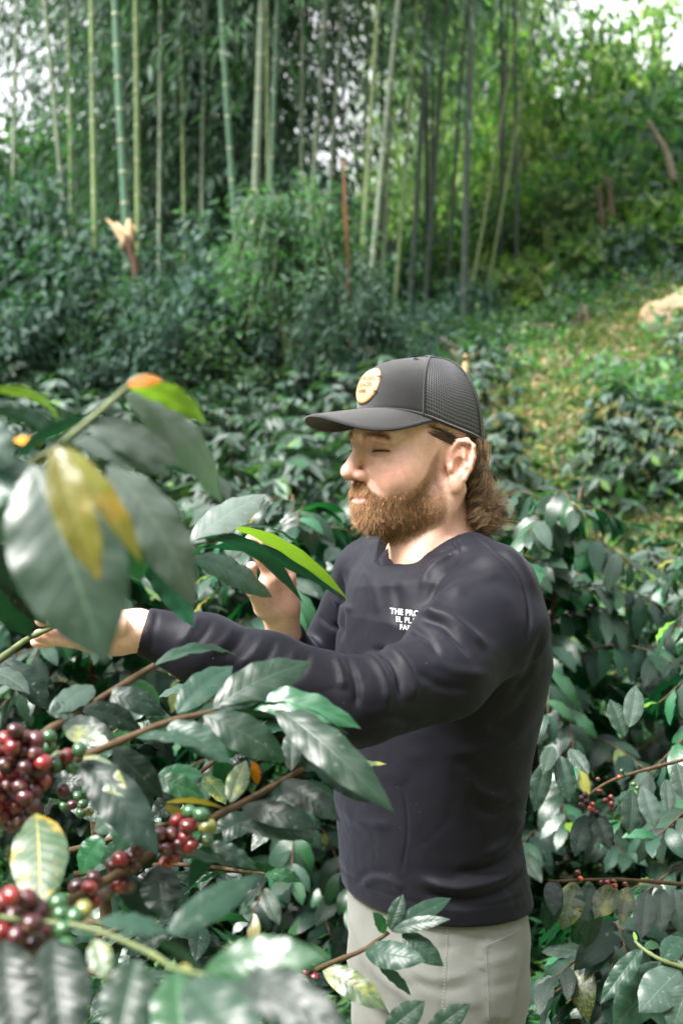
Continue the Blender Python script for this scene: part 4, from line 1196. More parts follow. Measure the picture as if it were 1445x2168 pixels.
leaves(b2, OL, [
    ((1170, 1580, 2.5), (1148, 1640, 2.45), 34, 'pale', dict(face='top', droop=.5)), ((1185, 1600, 2.5), (1205, 1700, 2.45), 46, 'gray', dict(face='top', droop=.5)),
    ((1160, 1610, 2.5), (1130, 1720, 2.45), 44, 'gray', dict(face='top', droop=.5)), ((1205, 1585, 2.5), (1245, 1640, 2.45), 36, 'pale', dict(face='top', droop=.5)),
    ((1335, 1672, 2.5), (1330, 1768, 2.45), 50, 'gray', dict(face='top', droop=.5)), ((1362, 1668, 2.5), (1385, 1755, 2.45), 46, 'pale', dict(face='top', droop=.5)),
    ((1410, 1650, 2.55), (1415, 1725, 2.5), 34, 'pale', dict(face='top', droop=.5)), ((1240, 1725, 2.5), (1215, 1815, 2.45), 46, 'dark', dict(face='top', droop=.5)),
    ((1260, 1722, 2.5), (1290, 1800, 2.45), 46, 'dark', dict(face='top', droop=.5)), ((1320, 1560, 2.6), (1290, 1480, 2.65), 44, 'gray', dict(face='top', droop=.5)),
    ((1330, 1540, 2.6), (1345, 1450, 2.65), 44, 'pale', dict(face='top', droop=.5)), ((1430, 1615, 2.6), (1450, 1700, 2.55), 44, 'pale', dict(face='top', droop=.5)),
])
cluster(b2, OL, [(1230, 1690, 'dark'), (1242, 1698, 'dark'), (1254, 1703), (1250, 1712, 'orange'), (1262, 1720, 'dark'), (1280, 1695), (1292, 1688), (1293, 1702), (1295, 1712, 'dark'), (1268, 1675), (1238, 1682, 'dark'), (1230, 1705, 'dark')], 2.5, 14, ['red'])
cluster(b2, OL, [(1315, 1632, 'green'), (1322, 1640, 'green'), (1340, 1660, 'lime'), (1265, 1650, 'dark'), (1348, 1668, 'green'), (1310, 1645, 'orange')], 2.55, 10, ['green'])
# ------------------------------------------------------------------ the person
def ell(p, c, r):
    q = (p - np.asarray(c)) ; r = np.asarray(r, float)
    k0 = np.linalg.norm(q / r, axis=1); k1 = np.linalg.norm(q / (r * r), axis=1)
    return k0 * (k0 - 1) / (k1 + 1e-9)

def sph(p, c, r): return np.linalg.norm(p - np.asarray(c), axis=1) - r

def rc(p, a, b, ra, rb):
    a = np.asarray(a, float); ab = np.asarray(b, float) - a
    t = np.clip((p - a) @ ab / (ab @ ab), 0, 1)
    return np.linalg.norm(p - a - t[:, None] * ab, axis=1) - (ra + (rb - ra) * t)

def chain(p, pts, rad, k=0.006):
    d = None
    for i in range(len(pts) - 1):
        e = rc(p, pts[i], pts[i + 1], rad[i], rad[i + 1])
        d = e if d is None else smin(d, e, k)
    return d

def smin(a, b, k):
    h = np.clip(0.5 + 0.5 * (b - a) / k, 0, 1)
    return b * (1 - h) + a * h - k * h * (1 - h)

def smax(a, b, k): return -smin(-a, -b, k)

def surfnet(f, lo, hi, h, newton=True):
    """naive surface nets on sparse blocks"""
    B = 8
    lo = np.asarray(lo, float); hi = np.asarray(hi, float)
    nb = np.ceil((hi - lo) / (h * B)).astype(int)
    g = np.stack(np.meshgrid(*[np.arange(n) for n in nb], indexing='ij'), -1).reshape(-1, 3)
    d = f(lo + (g + 0.5) * B * h)
    g = g[np.abs(d) < h * B * 1.6]
    o = np.stack(np.meshgrid(*[np.arange(B + 1)] * 3, indexing='ij'), -1).reshape(-1, 3)
    V = np.empty((len(g), (B + 1) ** 3), np.float32)
    step = 400
    for s in range(0, len(g), step):
        gg = g[s:s + step]
        pts = lo + ((gg[:, None] * B + o[None]) * h).reshape(-1, 3)
        V[s:s + step] = f(pts).reshape(len(gg), -1)
    V = V.reshape(-1, B + 1, B + 1, B + 1)
    ins = V < 0
    dims = nb * B + 2
    def key(c): return ((c[..., 0] + 1) * (dims[1] + 1) + c[..., 1] + 1) * (dims[2] + 1) + c[..., 2] + 1
    cnt = np.zeros((len(g), B, B, B), np.int8)
    sl = (slice(0, B), slice(1, B + 1))
    for a in (0, 1):
        for b in (0, 1):
            for c in (0, 1):
                cnt += ins[:, sl[a], sl[b], sl[c]]
    act = np.argwhere((cnt > 0) & (cnt < 8))
    cell = g[act[:, 0]] * B + act[:, 1:]
    acc = np.zeros((len(act), 3)); num = np.zeros(len(act))
    bi, ci = act[:, 0], act[:, 1:]
    for ax in range(3):
        o1, o2 = [k for k in range(3) if k != ax]
        for u in (0, 1):
            for w in (0, 1):
                p0 = ci.copy(); p0[:, o1] += u; p0[:, o2] += w
                p1 = p0.copy(); p1[:, ax] += 1
                a = V[bi, p0[:, 0], p0[:, 1], p0[:, 2]]; b = V[bi, p1[:, 0], p1[:, 1], p1[:, 2]]
                m = (a < 0) != (b < 0)
                t = np.where(m, a / np.where(m, a - b, 1), 0)
                q = np.zeros((len(act), 3)); q[:, o1] = u; q[:, o2] = w; q[:, ax] = t
                acc += q * m[:, None]; num += m
    v = lo + (cell + acc / num[:, None]) * h
    k = key(cell)
    order = np.argsort(k); ks = k[order]
    quads = []
    for ax in range(3):
        o1, o2 = [q for q in range(3) if q != ax]
        if ax == 1: o1, o2 = o2, o1
        i0 = [slice(0, B)] * 3; i1 = [slice(0, B)] * 3; i1[ax] = slice(1, B + 1)
        a = ins[:, i0[0], i0[1], i0[2]]; b = ins[:, i1[0], i1[1], i1[2]]
        e = np.argwhere(a != b)
        if not len(e): continue
        fl = a[e[:, 0], e[:, 1], e[:, 2], e[:, 3]]
        c0 = g[e[:, 0]] * B + e[:, 1:]
        ids = []
        for du, dw in ((0, 0), (-1, 0), (-1, -1), (0, -1)):
            c = c0.copy(); c[:, o1] += du; c[:, o2] += dw
            kk = key(c); j = np.searchsorted(ks, kk); j = np.clip(j, 0, len(ks) - 1)
            ids.append(np.where(ks[j] == kk, order[j], -1))
        q = np.stack(ids, 1)
        q[~fl] = q[~fl][:, ::-1]
        quads.append(q[(q >= 0).all(1)])
    fq = np.concatenate(quads)
    if newton:
        e = h * 0.5
        for _ in range(1):
            d0 = f(v)
            gr = np.stack([(f(v + e * np.eye(3)[i]) - f(v - e * np.eye(3)[i])) / (2 * e) for i in range(3)], 1)
            gn = np.linalg.norm(gr, axis=1)[:, None] + 1e-6
            st = -(d0[:, None] * gr) / gn ** 2
            sn = np.linalg.norm(st, axis=1)[:, None]
            v = v + st * np.minimum(1, h * .7 / (sn + 1e-9))
    return v, fq

def vert_normals(v, f):
    n = np.zeros_like(v)
    fn = np.cross(v[f[:, 2]] - v[f[:, 0]], v[f[:, 3]] - v[f[:, 1]])
    for i in range(4): np.add.at(n, f[:, i], fn)
    return n / (np.linalg.norm(n, axis=1)[:, None] + 1e-12)

def seg_dist2(q, poly):
    """distance (pixels) of 2-D points to a polyline and the position along it 0..1"""
    best = np.full(len(q), 1e9); pos = np.zeros(len(q))
    n = len(poly) - 1
    for i in range(n):
        a = np.asarray(poly[i], float); ab = np.asarray(poly[i + 1], float) - a
        t = np.clip((q - a) @ ab / (ab @ ab), 0, 1)
        d = np.linalg.norm(q - a - t[:, None] * ab, axis=1)
        m = d < best
        best[m] = d[m]; pos[m] = (i + t[m]) / n
    return best, pos

def folds(v, n, items, side=None):
    """sculpt ridges (+) and grooves (-): (polyline px, half width px, height m)"""
    uv = proj(v)
    face = n[:, 1] < 0.25 if side is None else side
    d = np.zeros(len(v))
    for poly, w, amp in items:
        poly = [tuple(x) for x in spline(np.array(poly, float), max(6, 4 * len(poly)))]
        dd, pos = seg_dist2(uv, poly)
        end = np.clip(np.minimum(pos, 1 - pos) * 5 + .12, 0, 1)
        d += amp * np.exp(-(dd / w) ** 2) * end
    return v + n * (d * face)[:, None]

# head frame: x forward, y to his left, z up; origin between the ears
YAW = R(60)
HF = np.array([-math.sin(YAW), -math.cos(YAW), 0.0]); HL = np.array([math.cos(YAW), -math.sin(YAW), 0.0]); HU = np.array([0, 0, 1.0])
HROT = np.stack([HF, HL, HU])            # rows
H0 = P(881, 986, 2.10)
def to_head(p): return (p - H0) @ HROT.T
def from_head(q): return np.asarray(q, float) @ HROT + H0

def ear_sdf(q):
    e = np.stack([q[:, 0] + .022, q[:, 1] - .0745, q[:, 2] - .002], 1)
    a = R(24); ca, sa = math.cos(a), math.sin(a)              # ear plate stands off the skull
    u = e[:, 0] * ca + e[:, 1] * -sa; w = e[:, 0] * sa + e[:, 1] * ca
    t = R(-9); u, z = u * math.cos(t) - e[:, 2] * math.sin(t), u * math.sin(t) + e[:, 2] * math.cos(t)
    l = np.stack([u, w, z], 1)
    plate = ell(l, (-.001, .002, .006), (.0185, .0055, .031))
    rim = [(.013, .003, .004), (.013, .005, .020), (.006, .007, .033), (-.006, .008, .036), (-.016, .0085, .029), (-.0195, .008, .014), (-.0175, .007, -.003), (-.012, .006, -.018)]
    d = smin(plate, chain(l, rim, [.0030, .0036, .0040, .0042, .0042, .0040, .0036, .0036], .002), .004)
    d = smin(d, ell(l, (-.0005, .004, -.026), (.0095, .0055, .012)), .006)      # lobe
    anti = [(-.003, .005, .023), (-.009, .007, .012), (-.010, .0075, 0.0), (-.004, .006, -.012)]
    d = smin(d, chain(l, anti, [.002, .0028, .0030, .0028], .002), .004)
    d = smin(d, ell(l, (.010, .005, -.006), (.0045, .005, .0075)), .004)        # tragus
    d = smax(d, -ell(l, (-.001, .0095, -.001), (.0085, .0085, .012)), .003)     # concha
    d = smax(d, -ell(l, (-.0115, .010, .018), (.0032, .0045, .014)), .003)      # scapha
    return d

def head_sdf(q):
    s = q.copy(); s[:, 1] = np.abs(s[:, 1])
    d = ell(q, (-.010, 0, .046), (.099, .076, .086))
    d = smin(d, ell(q, (.030, 0, -.008), (.066, .060, .076)), .02)
    d = smin(d, ell(s, (.052, .038, -.012), (.034, .029, .034)), .02)             # cheek
    d = smin(d, rc(s, (-.006, .049, -.036), (.004, .048, -.052), .019, .019), .02)  # jaw angle
    d = smin(d, rc(s, (.004, .047, -.053), (.066, .014, -.0705), .019, .0165), .02)
    d = smin(d, sph(s, (.075, .006, -.0690), .0175), .016)                          # chin
    d = smin(d, ell(q, (.072, 0, -.044), (.028, .033, .030)), .016)               # muzzle
    d = smin(d, rc(s, (.090, .008, .046), (.070, .047, .048), .0125, .011), .012)  # brow
    d = smax(d, -ell(s, (.103, .034, .0265), (.021, .0185, .0140)), .012)           # socket
    d = smax(d, -sph(s, (.104, .019, .0300), .0105), .008)                         # inner corner by the bridge
    d = smin(d, sph(s, (.0745, .0325, .0270), .0140), .004)                        # lidded eye
    d = smin(d, rc(s, (.088, .028, .0405), (.077, .048, .0345), .0062, .0060), .007)   # fold over the lid
    d = smin(d, rc(s, (.084, .022, .0115), (.074, .047, .0135), .005, .005), .010)   # lower lid bag
    d = smin(d, chain(q, [(.088, 0, .040), (.099, 0, .020), (.1135, 0, -.004)], [.0085, .0088, .0105], .004), .009)
    d = smin(d, ell(q, (.1155, 0, -.0090), (.0118, .0115, .0102)), .007)
    d = smin(d, ell(s, (.1015, .0125, -.0135), (.0125, .0080, .0080)), .006)       # wings
    d = smax(d, -ell(s, (.1075, .0070, -.0205), (.0060, .0042, .0040)), .003)      # nostrils
    up = chain(s, [(.1005, 0, -.0395), (.0990, .008, -.0390), (.0900, .024, -.0450)], [.0046, .0048, .0025], .003)
    lo = chain(s, [(.1000, 0, -.0520), (.0975, .010, -.0515), (.0895, .022, -.0465)], [.0060, .0055, .0025], .003)
    d = smin(d, up, .005); d = smin(d, lo, .005)
    d = smax(d, -rc(s, (.1075, 0, -.0455), (.0955, .026, -.0462), .0022, .0018), .0025)
    m = (np.abs(q[:, 0] + .022) < .05) & (np.abs(q[:, 2]) < .06) & (np.abs(s[:, 1] - .08) < .05)
    if m.any():
        d[m] = smin(d[m], ear_sdf(s[m]), .006)
    return d

# torso frame: sections (pixel row, pixel column of the axis, half depth, half breadth)
TF = np.array([-math.sin(YAW), -math.cos(YAW), 0.0]); TL = np.array([math.cos(YAW), -math.sin(YAW), 0.0])
SECT = [(1170, 930, .075, .130), (1215, 930, .105, .165), (1300, 930, .130, .182), (1400, 932, .141, .182), (1500, 924, .135, .174), (1600, 910, .128, .169),
        (1700, 903, .121, .166), (1780, 906, .117, .164), (1880, 919, .119, .171), (1960, 922, .122, .176), (2060, 916, .118, .172), (2140, 916, .105, .165)]
ST = [P(cx, py, 2.12) for py, cx, a, b in SECT]
SZ = np.array([s[2] for s in ST])[::-1]; SX = np.array([s[0] for s in ST])[::-1]
SA = np.array([s[2] for s in SECT])[::-1]; SB = np.array([s[3] for s in SECT])[::-1]
def torso_sdf(p, grow=0.0, zlo=None):
    z = np.clip(p[:, 2], SZ[0], SZ[-1])
    cx = np.interp(z, SZ, SX); a = np.interp(z, SZ, SA) + grow; b = np.interp(z, SZ, SB) + grow
    dx, dy = p[:, 0] - cx, p[:, 1] - 2.12
    u = dx * TF[0] + dy * TF[1]; w = dx * TL[0] + dy * TL[1]
    k = (np.abs(u / a) ** 2.3 + np.abs(w / b) ** 2.3) ** (1 / 2.3)
    r = np.hypot(u, w) + 1e-6
    d = (k - 1) * np.minimum(r / (k + 1e-6), b)
    return smax(d, p[:, 2] - SZ[-1] - .01 - grow, .06)

LSH, LEL, LWR = P(1046, 1246, 1.965), P(757, 1488, 1.775), P(292, 1334, 1.75)
LF1, LF2 = P(565, 1420, 1.765), P(430, 1376, 1.755)
RSH, REL, RWR = P(788, 1218, 2.27), P(652, 1482, 2.37), P(600, 1338, 2.19)
NKB = P(925, 1165, 2.13)
NKT = from_head((-.030, 0, -.055))

LA0, LA1 = P(1066, 1332, 1.95), P(938, 1424, 1.865)
def larm(p, g): return chain(p, [LSH, LA0, LA1, LEL], [.050 + g, .0560 + g, .0585 + g, .0545 + g], .03)
def lfore(p, g): return chain(p, [LEL, LF1, LF2, LWR], [.0545 + g, .0445 + g, .0415 + g, .0285 + g], .02)
def rarm(p, g): return chain(p, [RSH, REL], [.058 + g, .050 + g], .02)
def rfore(p, g): return chain(p, [REL, REL * .5 + RWR * .5, RWR], [.050 + g, .045 + g, .0285 + g], .02)

# hands: wrist -> palm -> fingers
def F(*a): return [P(*x) for x in a]
RH = dict(palm=[(RWR, P(592, 1285, 2.165), .026, .030), (P(578, 1280, 2.15), P(572, 1225, 2.13), .018, .016), (P(600, 1285, 2.165), P(604, 1225, 2.15), .020, .017), (P(560, 1285, 2.14), P(548, 1255, 2.12), .017, .014)],
          fing=[(F((574, 1222, 2.13), (552, 1183, 2.115), (533, 1160, 2.11), (519, 1150, 2.105)), (.0100, .0092, .0085, .0072)),
                (F((588, 1216, 2.14), (572, 1172, 2.125), (550, 1150, 2.115), (530, 1141, 2.11)), (.0102, .0095, .0086, .0074)),
                (F((602, 1216, 2.15), (594, 1176, 2.14), (575, 1155, 2.13), (556, 1148, 2.12)), (.0100, .0092, .0084, .0072)),
                (F((612, 1224, 2.16), (613, 1195, 2.15), (602, 1178, 2.14), (588, 1170, 2.13)), (.0090, .0082, .0075, .0066)),
                (F((556, 1275, 2.13), (537, 1250, 2.105), (529, 1222, 2.095), (533, 1200, 2.09)), (.0140, .0115, .0098, .0080))])
LH = dict(palm=[(LWR, P(240, 1340, 1.75), .026, .027), (P(250, 1345, 1.735), P(190, 1355, 1.725), .022, .016), (P(250, 1335, 1.765), P(190, 1340, 1.775), .020, .016)],
          fing=[(F((195, 1362, 1.72), (148, 1354, 1.71), (112, 1351, 1.705), (84, 1346, 1.70)), (.0105, .0098, .0092, .0080)),
                (F((190, 1350, 1.745), (135, 1348, 1.74), (100, 1356, 1.735), (78, 1358, 1.73)), (.0105, .0098, .0090, .0078)),
                (F((188, 1345, 1.765), (135, 1340, 1.765), (98, 1350, 1.76), (80, 1356, 1.755)), (.0100, .0092, .0085, .0075)),
                (F((195, 1338, 1.785), (150, 1330, 1.79), (120, 1338, 1.785), (102, 1346, 1.78)), (.0090, .0082, .0075, .0066)),
                (F((250, 1325, 1.715), (190, 1306, 1.695), (130, 1306, 1.69), (88, 1312, 1.69)), (.0140, .0118, .0100, .0082))])
def hand_sdf(p, H):
    d = None
    for a, b, ra, rb in H['palm']:
        e = rc(p, a, b, ra, rb); d = e if d is None else smin(d, e, .016)
    for pts, rad in H['fing']:
        d = smin(d, chain(p, pts, rad, .002), .005)
    return d

def near(p, c, r): return np.linalg.norm(p - c, axis=1) < r

def body_sdf(p):
    d = torso_sdf(p, -.022)
    d = smin(d, rc(p, NKB, LSH, .040, .035), .03)
    d = smin(d, rc(p, NKB, RSH, .045, .040), .03)
    d = smin(d, larm(p, -.014), .02); d = smin(d, lfore(p, -.0075), .01)
    d = smin(d, rarm(p, -.012), .02); d = smin(d, rfore(p, -.0075), .01)
    nk = smin(rc(p, NKT, NKB, .0585, .066), rc(p, from_head((.015, 0, -.075)), P(880, 1190, 2.07), .036, .030), .03)
    scm = rc(p, from_head((-.030, .062, -.035)), P(890, 1190, 2.05), .012, .011)
    d = smin(d, smin(nk, scm, .02), .03)
    m = near(p, H0, .24)
    if m.any(): d[m] = smin(d[m], head_sdf(to_head(p[m])), .022)
    for H, w in ((RH, P(575, 1235, 2.14)), (LH, P(190, 1342, 1.74))):
        m = near(p, w, .17)
        if m.any(): d[m] = smin(d[m], hand_sdf(p[m], H), .012)
    return smax(d, 1.26 - p[:, 2], .01)

WL = unit(LWR - LF2); WR = unit(RWR - REL)
LCUT, RCUT = P(304, 1337, 1.75), P(602, 1346, 2.196)
HEM_Z = 0.992
COL0 = P(915, 1146, 2.125); COLN = unit(TF * .0285 / .0705 + np.array([0, 0, 1.0]))
def shirt_sdf(p):
    d = torso_sdf(p)
    d = smin(d, rc(p, NKB, LSH, .058, .051), .03)
    d = smin(d, rc(p, NKB, RSH, .058, .056), .03)
    d = smin(d, rc(p, P(914, 1158, 2.125), P(918, 1235, 2.12), .0665, .105), .025)   # up to the neckline
    d = smin(d, rc(p, P(1020, 1385, 2.10), P(1046, 1275, 1.99), .084, .056), .04)                # shoulder blade
    d = smax(d, HEM_Z - p[:, 2], .006)
    d = smin(d, rc(p, P(1012, 1300, 1.925), P(944, 1348, 1.885), .054, .049), .014)          # cloth pulled over the front of the shoulder
    sl = smin(larm(p, 0), np.maximum(lfore(p, 0), (p - LCUT) @ WL), .016)
    sr = smin(rarm(p, 0), np.maximum(rfore(p, .001), (p - RCUT) @ WR), .016)
    d = smin(d, sl, .022); d = smin(d, sr, .022)
    # neckline: cut along the tilted plane of the collar
    q = p - COL0
    cut = q @ COLN - np.clip(np.hypot(q[:, 0], q[:, 1]) - .082, 0, 1) * 1.6 + .003
    return smax(d, cut, .004)

def trouser_sdf(p):
    d = torso_sdf(p, -.009)
    d = smax(d, p[:, 2] - 1.035, .01)
    d = smax(d, .83 - p[:, 2], .05)
    hl, kl, al = P(972, 2090, 2.03), P(950, 2540, 1.98), P(950, 3120, 2.04)
    hr, kr, ar = P(868, 2085, 2.20), P(862, 2500, 2.16), P(880, 3060, 2.22)
    d = smin(d, chain(p, [hl, kl, al], [.098, .073, .062], .03), .03)
    d = smin(d, chain(p, [hr, kr, ar], [.094, .073, .062], .03), .03)
    return smax(d, .05 - p[:, 2], .01)

# ---- person materials
def skin_material():
    m, nt, out = new_mat('skin')
    b = nd(nt, 'ShaderNodeBsdfPrincipled', Roughness=0.42)
    at = nd(nt, 'ShaderNodeVertexColor', layer_name='Col')
    tc = nd(nt, 'ShaderNodeTexCoord')
    nz = nd(nt, 'ShaderNodeTexNoise', Scale=90.0, Detail=5.0, Roughness=0.65)
    nt.links.new(tc.outputs['Object'], nz.inputs['Vector'])
    v = ramp(nt, nz.outputs[0], [(0.25, (.86, .80, .78)), (0.6, (1, 1, 1)), (0.8, (1.0, .98, .95))])
    c = mix_c(nt, 1.0, at.outputs[0], v, 'MULTIPLY')
    nt.links.new(c, b.inputs['Base Color'])
    b.inputs['Subsurface Weight'].default_value = 0.18
    b.inputs['Subsurface Radius'].default_value = (1.0, .35, .2)
    b.inputs['Subsurface Scale'].default_value = 0.006
    b.inputs['Specular IOR Level'].default_value = 0.5
    vo = nd(nt, 'ShaderNodeTexNoise', Scale=520.0, Detail=4.0)
    nt.links.new(tc.outputs['Object'], vo.inputs['Vector'])
    bp = nd(nt, 'ShaderNodeBump', Strength=0.55, Distance=0.0008)
    nt.links.new(vo.outputs[0], bp.inputs['Height'])
    nt.links.new(bp.outputs[0], b.inputs['Normal'])
    nt.links.new(b.outputs[0], out.inputs[0])
    return m

def cloth_material(name, color, rough, sheen, weave, spec=.3, stint=(1, 1, 1)):
    m, nt, out = new_mat(name)
    b = nd(nt, 'ShaderNodeBsdfPrincipled', Roughness=rough)
    b.inputs['Specular IOR Level'].default_value = spec
    b.inputs['Sheen Weight'].default_value = sheen
    b.inputs['Sheen Tint'].default_value = (*stint, 1)
    b.inputs['Sheen Roughness'].default_value = 0.45
    tc = nd(nt, 'ShaderNodeTexCoord')
    n1 = nd(nt, 'ShaderNodeTexNoise', Scale=7.0, Detail=5.0)
    nt.links.new(tc.outputs['Object'], n1.inputs['Vector'])
    r = ramp(nt, n1.outputs[0], [(.3, tuple(x * .88 for x in color)), (.7, tuple(x * 1.1 for x in color))])
    # stray lint
    n3 = nd(nt, 'ShaderNodeTexVoronoi', Scale=55.0)
    nt.links.new(tc.outputs['Object'], n3.inputs['Vector'])
    lint = math_n(nt, 'LESS_THAN', n3.outputs['Distance'], .035)
    r = mix_c(nt, math_n(nt, 'MULTIPLY', lint, .25), r, (.5, .5, .5))
    nt.links.new(r, b.inputs['Base Color'])
    n2 = nd(nt, 'ShaderNodeTexNoise', Scale=weave, Detail=2.0)
    nt.links.new(tc.outputs['Object'], n2.inputs['Vector'])
    bp = nd(nt, 'ShaderNodeBump', Strength=0.25, Distance=0.001)
    nt.links.new(n2.outputs[0], bp.inputs['Height'])
    nt.links.new(bp.outputs[0], b.inputs['Normal'])
    nt.links.new(b.outputs[0], out.inputs[0])
    return m

def hair_material(name, stops, tipmix=.22):
    m, nt, out = new_mat(name)
    b = nd(nt, 'ShaderNodeBsdfPrincipled', Roughness=0.42)
    hi = nd(nt, 'ShaderNodeHairInfo')
    c = ramp(nt, hi.outputs['Random'], stops)
    # paler towards the tip
    c = mix_c(nt, math_n(nt, 'MULTIPLY', hi.outputs['Intercept'], tipmix), c, (.34, .22, .115))
    nt.links.new(c, b.inputs['Base Color'])
    b.inputs['Specular IOR Level'].default_value = 0.45
    nt.links.new(b.outputs[0], out.inputs[0])
    return m

SKIN = skin_material()
SHIRT = cloth_material('shirt_fabric', (.0048, .0047, .0082), .56, .055, 900.0, .14, (.74, .74, 1.0))
TROUSER = cloth_material('trouser_fabric', (.135, .138, .126), .85, .1, 700.0)

person = empty('person', (P(915, 2000, 2.12)[0], 2.12, 0.0))
tag(person, 'bearded man in black cap and dark long-sleeved shirt reaching into the coffee branches', 'person')
PL = np.array(person.location)
def pmesh(name, v, f, mat, parent=None, **kw):
    o = link(name, mesh_np(name, v - PL, f, mat=mat, **kw))
    o.parent = parent if parent is not None else person
    return o

# body
bv, bf = surfnet(body_sdf, (-.42, 1.62, 1.22), (.36, 2.50, 1.86), .0023)
bn = vert_normals(bv, bf)
bv = folds(bv, bn, [([(778, 1003), (798, 1030), (812, 1050)], 4, -.0011), ([(770, 1010), (786, 1036), (800, 1056)], 6, .0006), ([(830, 950), (848, 953), (862, 950)], 3, -.0006), ([(782, 962), (800, 970), (822, 964)], 3, -.0009), ([(782, 947), (798, 940), (820, 942), (838, 951)], 3.2, -.0018), ([(858, 946), (872, 940)], 2.5, -.0005), ([(856, 956), (872, 958)], 2.5, -.0005), ([(752, 925), (760, 936), (764, 946)], 3, -.0008), ([(905, 1130), (960, 1095), (985, 1060)], 5, -.0008)])
bn = vert_normals(bv, bf)
hq = to_head(bv)
hs = hq.copy(); hs[:, 1] = np.abs(hs[:, 1])
inhead = np.linalg.norm(hq, axis=1) < .20
# skin colour: warm base, redder nose, cheeks and ears, pink lips, darker stubble shadow under the beard
base = np.tile(np.array([.70, .43, .335]), (len(bv), 1))
def blot(c, r, col, amt):
    w = (np.exp(-(np.linalg.norm((hs - np.asarray(c)) / np.asarray(r), axis=1)) ** 2) * amt * inhead)[:, None]
    base[:] = base * (1 - w) + np.asarray(col) * w
blot((.115, 0, -.012), (.018, .018, .016), (.66, .29, .225), .7)
blot((.066, .05, -.010), (.03, .03, .022), (.64, .285, .22), .65)
blot((-.022, .085, .01), (.03, .02, .04), (.68, .32, .24), .7)
blot((.085, .034, .024), (.02, .022, .012), (.44, .22, .165), .6)  # eye socket darkened, its shade painted into the skin
lid = np.exp(-((hs[:, 2] - .0238) / .0016) ** 2) * smooth01(.016, .021, hs[:, 1]) * smooth01(.049, .043, hs[:, 1]) * (hq[:, 0] > .06) * inhead * .55
lid = lid + np.exp(-((hs[:, 2] - .0335 + (hs[:, 1] - .032) * .12) / .0014) ** 2) * smooth01(.018, .024, hs[:, 1]) * smooth01(.052, .045, hs[:, 1]) * (hq[:, 0] > .06) * inhead * .30  # fold above the lid: crease shade painted in to deepen the eye
base = base * (1 - lid[:, None]) + np.array([.20, .085, .06]) * lid[:, None]
lip = np.exp(-(((hq[:, 2] + .0465) / .0085) ** 2 + (hq[:, 1] / .024) ** 4)) * (hq[:, 0] > .082) * inhead
base = base * (1 - lip[:, None]) + np.array([.48, .20, .17]) * lip[:, None]
mott = vnoise(bv, 160, 5) * .5 + vnoise(bv, 70, 6) * .5
base *= (1 + .10 * mott)[:, None]
fre = smooth01(.62, .80, vnoise(bv, 330, 21)) * .28 + smooth01(.66, .85, vnoise(bv, 190, 22)) * .22
base = base * (1 - fre[:, None]) + np.array([.40, .20, .13]) * fre[:, None]
neckz = smooth01(-.07, -.13, hq[:, 2]) * (np.linalg.norm(hq, axis=1) < .3)
base = base * (1 - .35 * neckz[:, None]) + np.array([.50, .25, .17]) * .35 * neckz[:, None]

def beard_density(q):
    """0..1 over the head surface, in head coordinates"""
    s = np.abs(q[:, 1])
    # upper border of the beard runs from the side-burn down to the corner of the mouth
    top = np.interp(q[:, 0], [-.02, .006, .028, .045, .060, .075, .11], [.04, .030, -.014, -.033, -.0415, -.044, -.044]) + vnoise(q, 260, 3) * .0022
    m = smooth01(.007, -.008, q[:, 2] - top)
    back = np.interp(q[:, 2], [-.09, -.06, -.03, 0, .04], [-.002, -.005, .000, .005, .010])
    m = m * smooth01(-.006, .006, q[:, 0] - back)
    # moustache
    mo = smooth01(.040, .032, s) * smooth01(.066, .078, q[:, 0]) * smooth01(.003, -.003, q[:, 2] + .0205 + np.clip(s - .011, 0, 1) * .95) * smooth01(-.060, -.05, q[:, 2])
    m = np.maximum(m, mo)
    lips = np.exp(-(((q[:, 2] + .0465) / .0078) ** 4 + (s / .021) ** 4))
    m = m * (1 - np.clip(lips * 1.5, 0, 1))
    # lower border under the jaw
    low = np.interp(q[:, 0], [-.02, .02, .06, .09], [-.070, -.092, -.112, -.118])
    return m * smooth01(-.008, .004, q[:, 2] - low)
bd = beard_density(hq) * inhead
base = base * (1 - .62 * bd[:, None]) + np.array([.16, .078, .042]) * .62 * bd[:, None]
scalp = smooth01(.02, .05, hq[:, 2]) * smooth01(.035, .0, hq[:, 0]) * inhead * (hs[:, 1] < .073)
nape = smooth01(-.035, -.055, hq[:, 0]) * smooth01(-.07, -.03, hq[:, 2]) * inhead
sc_ = np.maximum(scalp, nape)[:, None]
base = base * (1 - .8 * sc_) + np.array([.03, .018, .011]) * .8 * sc_
body = pmesh('body', bv, bf, SKIN, col=np.clip(base, 0, 1))

# shirt
sv, sf = surfnet(shirt_sdf, (-.34, 1.62, .95), (.40, 2.50, 1.72), .0034)
